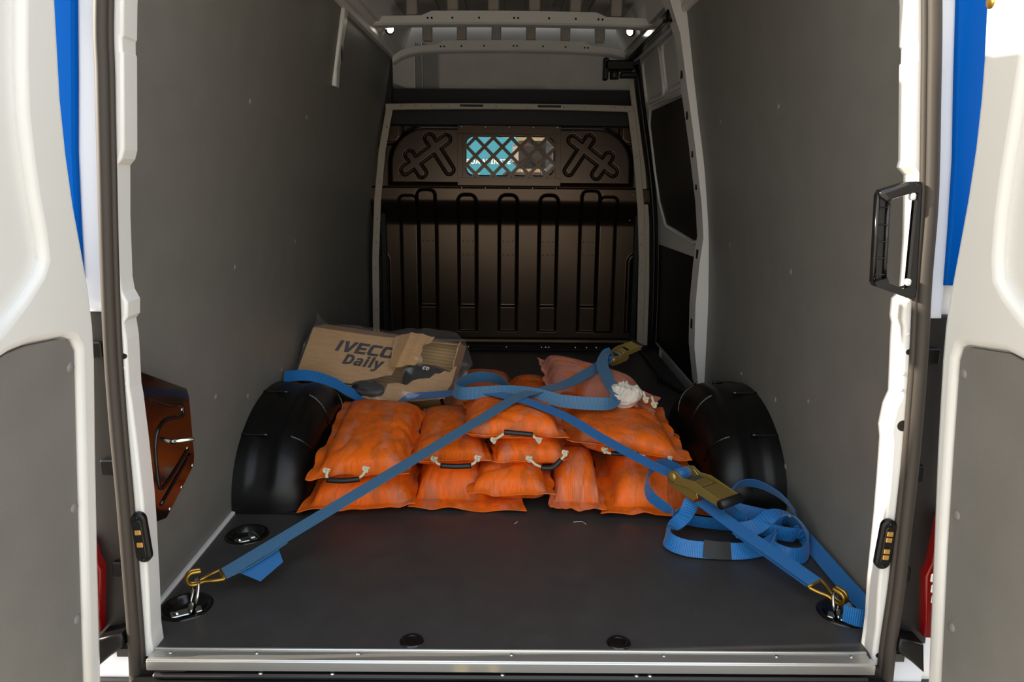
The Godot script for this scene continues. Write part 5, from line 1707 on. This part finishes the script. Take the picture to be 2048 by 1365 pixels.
func build_straps() -> void:
	# --- grey-blue strap, sheen mixed into its colour: floor ring by the pressed panel, over the pile, to the brass ratchet at the back
	var a0 := v3(-0.738, 0.060, -0.236)
	var a1 := v3(0.02, 0.314, -0.985)
	var fa := base("ratchet_strap", a0)
	tag(fa, "grey-blue ratchet strap running from the floor ring across the pile to the back", "ratchet strap", "ratchet straps")
	var na := v3(-0.30, 0.90, 0.35)
	var ka := []
	for k in 7: ka.append([a0.lerp(a1, k / 6.0), na])
	ka += [[v3(0.10, 0.310, -1.08), v3(0, 1, 0.15)], [v3(0.20, 0.300, -1.20), v3(0, 0.9, 0.35)], [v3(0.30, 0.312, -1.33), v3(0, 0.85, 0.4)], [v3(0.385, 0.335, -1.44), v3(0, 0.9, 0.3)]]
	webbing(fa, ka, "web_sheen_blue")
	webbing(fa, [[a0, na], [a0.lerp(a1, 0.07) + v3(0, -0.008, 0.0), na], [a0.lerp(a1, 0.16) + v3(0, -0.004, 0), na]], "web_sheen_blue", 0.048, 6, "sewn_end")
	claw(fa, frame_x(v3(-0.86, -0.06, 0.50), v3(0, 1, 0), Vector3.ZERO))
	# loose blue label hanging under the strap
	var s := st_new()
	plate(s, pv([[0, 0], [0.115, 0.0], [0.105, -0.038], [0.03, -0.052]]), frame_x(v3(0.66, 0.20, -0.66), v3(-0.3, 0.55, -0.75), v3(0.035, -0.006, -0.02)), 0.0012, 0.0003)
	put(s, "label_tag", M.web_blue, fa)
	ratchet(fa, frame_x(v3(0.75, 0.20, -0.40), v3(-0.15, 0.95, 0.3), v3(0.40, 0.330, -1.455) - a0), 0.85)
	# its loose tail: down from the ratchet, over the pale bag, back along the top and round in a loop
	webbing(fa, [[v3(0.405, 0.362, -1.46), v3(0.2, 0.6, 0.8)], [v3(0.375, 0.368, -1.42), v3(-0.5, 0.7, 0.6)], [v3(0.352, 0.345, -1.33), v3(-0.3, 0.4, 0.9)], [v3(0.362, 0.315, -1.20), v3(0.0, 0.7, 0.7)], [v3(0.375, 0.288, -1.10), v3(0.3, 0.6, 0.8)], [v3(0.350, 0.276, -1.045), v3(0.5, 0.1, 0.9)], [v3(0.27, 0.277, -1.035), v3(0.0, 0.25, 1.0)], [v3(0.17, 0.283, -1.045), v3(0.0, 0.45, 0.9)]], "web_sheen_blue", 0.046, 8, "tail")
	webbing(fa, [[v3(0.17, 0.283, -1.045), v3(0, 0.45, 0.9)], [v3(0.08, 0.305, -1.055), v3(0, 0.6, 0.8)], [v3(-0.02, 0.312, -1.06), v3(0, 0.6, 0.8)], [v3(-0.12, 0.305, -1.06), v3(-0.1, 0.5, 0.85)], [v3(-0.185, 0.300, -1.075), v3(-0.7, 0.35, 0.6)], [v3(-0.21, 0.302, -1.13), v3(-1.0, 0.2, 0.0)], [v3(-0.175, 0.312, -1.20), v3(-0.6, 0.2, -0.8)], [v3(-0.11, 0.318, -1.235), v3(-0.1, 0.3, -0.95)], [v3(-0.04, 0.310, -1.215), v3(0.4, 0.4, -0.8)], [v3(0.005, 0.292, -1.15), v3(0.7, 0.6, -0.4)], [v3(0.03, 0.286, -1.08), v3(0.4, 0.9, -0.2)]], "web_sheen_blue", 0.046, 8, "tail")

	# --- darker strap: wheel arch side, behind the box front, over the crossing, to the ratchet and floor ring
	var b0 := v3(0.785, 0.052, -0.215)
	var fb := base("ratchet_strap", b0)
	tag(fb, "deep blue ratchet strap over the broad sandbag with its tail coiled by the ratchet", "ratchet strap", "ratchet straps")
	var r0 := v3(0.520, 0.150, -0.668)
	var c1 := v3(0.03, 0.308, -0.975)
	var nb := v3(-0.30, 0.93, -0.10)
	var kb := [[r0 + v3(0.01, 0.0, 0.006), nb]]
	for k in 6: kb.append([r0.lerp(c1, (k + 1) / 6.0) + v3(0, [0.0, 0.002, 0.008, 0.018, 0.014, 0.0][k], 0), nb])
	kb += [[v3(-0.06, 0.306, -1.05), v3(0, 1, 0.1)], [v3(-0.14, 0.296, -1.13), v3(0, 0.95, 0.2)], [v3(-0.24, 0.255, -1.22), v3(0, 0.9, 0.35)], [v3(-0.36, 0.222, -1.30), v3(0, 0.9, 0.3)]]
	webbing(fb, kb, "web_blue")
	webbing(fb, [[v3(-0.36, 0.222, -1.30), v3(0, 0.9, 0.3)], [v3(-0.46, 0.195, -1.345), v3(0, 0.8, 0.5)], [v3(-0.56, 0.188, -1.355), v3(0.1, 0.7, 0.6)], [v3(-0.625, 0.222, -1.325), v3(0.45, 0.75, 0.5)], [v3(-0.685, 0.272, -1.29), v3(0.4, 0.75, 0.55)], [v3(-0.75, 0.306, -1.26), v3(0.15, 0.75, 0.6)], [v3(-0.815, 0.312, -1.255), v3(0, 0.7, 0.7)], [v3(-0.872, 0.300, -1.27), v3(-0.1, 0.6, 0.75)]], "web_blue")
	ratchet(fb, frame_x(v3(0.56, -0.17, 0.80), v3(0.22, 0.92, 0.32), r0 - b0), 1.15)
	# short end from ratchet to hook
	var e0 := v3(0.565, 0.118, -0.575)
	var nb2 := v3(0.05, 0.97, 0.2)
	webbing(fb, [[e0, nb2], [e0.lerp(b0, 0.33) + v3(0, -0.004, 0), nb2], [e0.lerp(b0, 0.66) + v3(0, -0.002, 0), nb2], [b0 + v3(-0.012, 0.004, -0.012), nb2]], "web_blue", 0.048, 6, "short_end")
	webbing(fb, [[e0.lerp(b0, 0.35) + v3(0, -0.010, 0), nb2], [e0.lerp(b0, 0.7) + v3(0, -0.010, 0), nb2], [b0 + v3(-0.012, -0.004, -0.012), nb2]], "web_blue", 0.048, 6, "sewn_end")
	claw(fb, frame_x(v3(0.55, -0.25, 0.72), v3(0.1, 1, 0.3), v3(-0.012, 0, -0.012)))
	# the long loose tail
	var t := []
	for q in [
		[0.545, 0.105, -0.600, 0.3, 0.9, 0.3], [0.515, 0.075, -0.560, -0.6, 0.4, 0.6], [0.470, 0.040, -0.545, -0.9, 0.1, 0.3], [0.455, 0.032, -0.495, -0.7, 0.35, 0.7], [0.500, 0.028, -0.455, 0.0, 0.45, 0.9], [0.585, 0.028, -0.440, 0.05, 0.5, 0.85], [0.660, 0.028, -0.440, 0.0, 0.5, 0.85],
		[0.735, 0.032, -0.465, 0.5, 0.4, 0.7], [0.775, 0.035, -0.520, 1.0, 0.1, 0.1], [0.735, 0.036, -0.580, 0.3, 0.2, -0.9], [0.640, 0.036, -0.590, -0.2, 0.3, -0.9], [0.54, 0.045, -0.60, -0.3, 0.4, -0.8], [0.47, 0.075, -0.62, -0.8, 0.1, 0.1], [0.425, 0.105, -0.655, -1.0, 0.1, 0.2], [0.430, 0.132, -0.725, -0.85, 0.2, -0.35], [0.480, 0.152, -0.780, -0.2, 0.4, -0.9], [0.545, 0.135, -0.770, 0.3, 0.5, -0.75], [0.605, 0.090, -0.700, 0.25, 0.75, 0.5], [0.690, 0.055, -0.660, 0.1, 0.45, 0.85], [0.785, 0.038, -0.640, 0.1, 0.35, 0.9], [0.840, 0.034, -0.620, 0.6, 0.2, 0.7], [0.862, 0.036, -0.560, 1.0, 0.1, 0.0], [0.825, 0.040, -0.515, 0.1, 0.1, -1.0], [0.745, 0.046, -0.545, -0.4, 0.1, -0.9], [0.680, 0.060, -0.590, -0.9, 0.1, 0.0], [0.672, 0.085, -0.655, -0.9, 0.2, -0.3], [0.715, 0.105, -0.720, -0.35, 0.5, -0.7], [0.780, 0.110, -0.725, 0.3, 0.6, -0.7], [0.838, 0.095, -0.660, 0.8, 0.5, -0.1], [0.858, 0.070, -0.580, 0.9, 0.4, 0.1]]:
		t.append([v3(q[0], q[1], q[2]), v3(q[3], q[4], q[5]).normalized()])
	webbing(fb, t, "web_blue", 0.046, 8, "tail")
	webbing(fb, [[v3(0.545, 0.032, -0.4445), v3(0.03, 0.48, 0.87)], [v3(0.585, 0.0295, -0.4385), v3(0.05, 0.5, 0.85)], [v3(0.622, 0.0295, -0.4375), v3(0.03, 0.5, 0.85)]], "black_plastic", 0.049, 5, "label_patch")
	t = []
	for q in [[0.66, 0.040, -0.540, 0.0, 0.6, 0.8], [0.72, 0.055, -0.535, 0.1, 0.7, 0.7], [0.785, 0.085, -0.560, 0.2, 0.9, 0.2], [0.835, 0.085, -0.535, 0.8, 0.6, 0.1], [0.855, 0.050, -0.480, 0.9, 0.1, 0.3], [0.825, 0.028, -0.425, 0.5, 0.2, 0.9], [0.775, 0.028, -0.415, -0.2, 0.3, 0.95], [0.740, 0.034, -0.450, -0.9, 0.2, 0.3], [0.760, 0.045, -0.490, -0.6, 0.4, -0.7]]:
		t.append([v3(q[0], q[1], q[2]), v3(q[3], q[4], q[5]).normalized()])
	webbing(fb, t, "web_blue", 0.046, 8, "tail")
	t = []
	for q in [[0.862, 0.030, -0.56, -1.0, 0.25, 0.0], [0.866, 0.028, -0.46, -1.0, 0.25, 0.0], [0.868, 0.028, -0.34, -1.0, 0.3, 0.0], [0.872, 0.028, -0.23, -1.0, 0.25, 0.0], [0.876, 0.030, -0.165, -0.95, 0.1, -0.3], [0.868, 0.031, -0.118, -0.3, 0.05, -1.0], [0.838, 0.031, -0.105, 0.1, 0.05, -1.0], [0.805, 0.032, -0.128, 0.6, 0.1, -0.9]]:
		t.append([v3(q[0], q[1], q[2]), v3(q[3], q[4], q[5]).normalized()])
	webbing(fb, t, "web_blue", 0.048, 8, "tail")

# ------------------------------------------------------------------ odds and ends
func build_litter() -> void:
	# crumpled paper
	var nz := noise(20.0, 8, 3)
	var p := base("crumpled_paper", v3(0.412, 0.232, -1.135))
	tag(p, "crumpled white paper ball lying on the orange sandbags", "paper")
	var s := st_new(false)
	var nu := 22
	var nv := 14
	var pt := func(i: int, j: int) -> Vector3:
		var u := TAU * (i % nu) / nu
		var v := PI * j / nv
		var q := Vector3(cos(u) * sin(v), cos(v), sin(u) * sin(v))
		var k: float = 1.0 + 0.45 * nz.get_noise_3dv(q * 0.055) + 0.22 * abs(nz.get_noise_3dv(q * 0.13 + Vector3.ONE))
		return Vector3(q.x * 0.052, q.y * 0.042 + 0.04, q.z * 0.045) * k
	for j in nv:
		for i in nu:
			quad_o(s, pt.call(i, j), pt.call(i + 1, j), pt.call(i + 1, j + 1), pt.call(i, j + 1), v3(0, 0.04, 0))
	put(s, "sheet", M.paper, p)
	# chaff on the floor
	var rg := RandomNumberGenerator.new()
	rg.seed = 12
	var spots := [v3(0.21, 0.0015, -0.67), v3(0.015, 0.0015, -0.66), v3(0.23, 0.0015, -0.66)]
	for k in spots.size():
		s = st_new()
		var d := Vector3(cos(k * 2.1), 0.06, sin(k * 2.1)) * rg.randf_range(0.007, 0.016)
		tube(s, [-d, Vector3(0, 0.0004, 0), d], 0.0009, 5)
		var o := put(s, "straw", M.rope)
		o.position = spots[k]
		tag(o, ["tiny curved straw bit before the small salmon sandbag", "tiny straw bit before the wide flat hem", "tiny straw bit beside another, before the small salmon sandbag"][k], "straw", "straw bits on the floor")
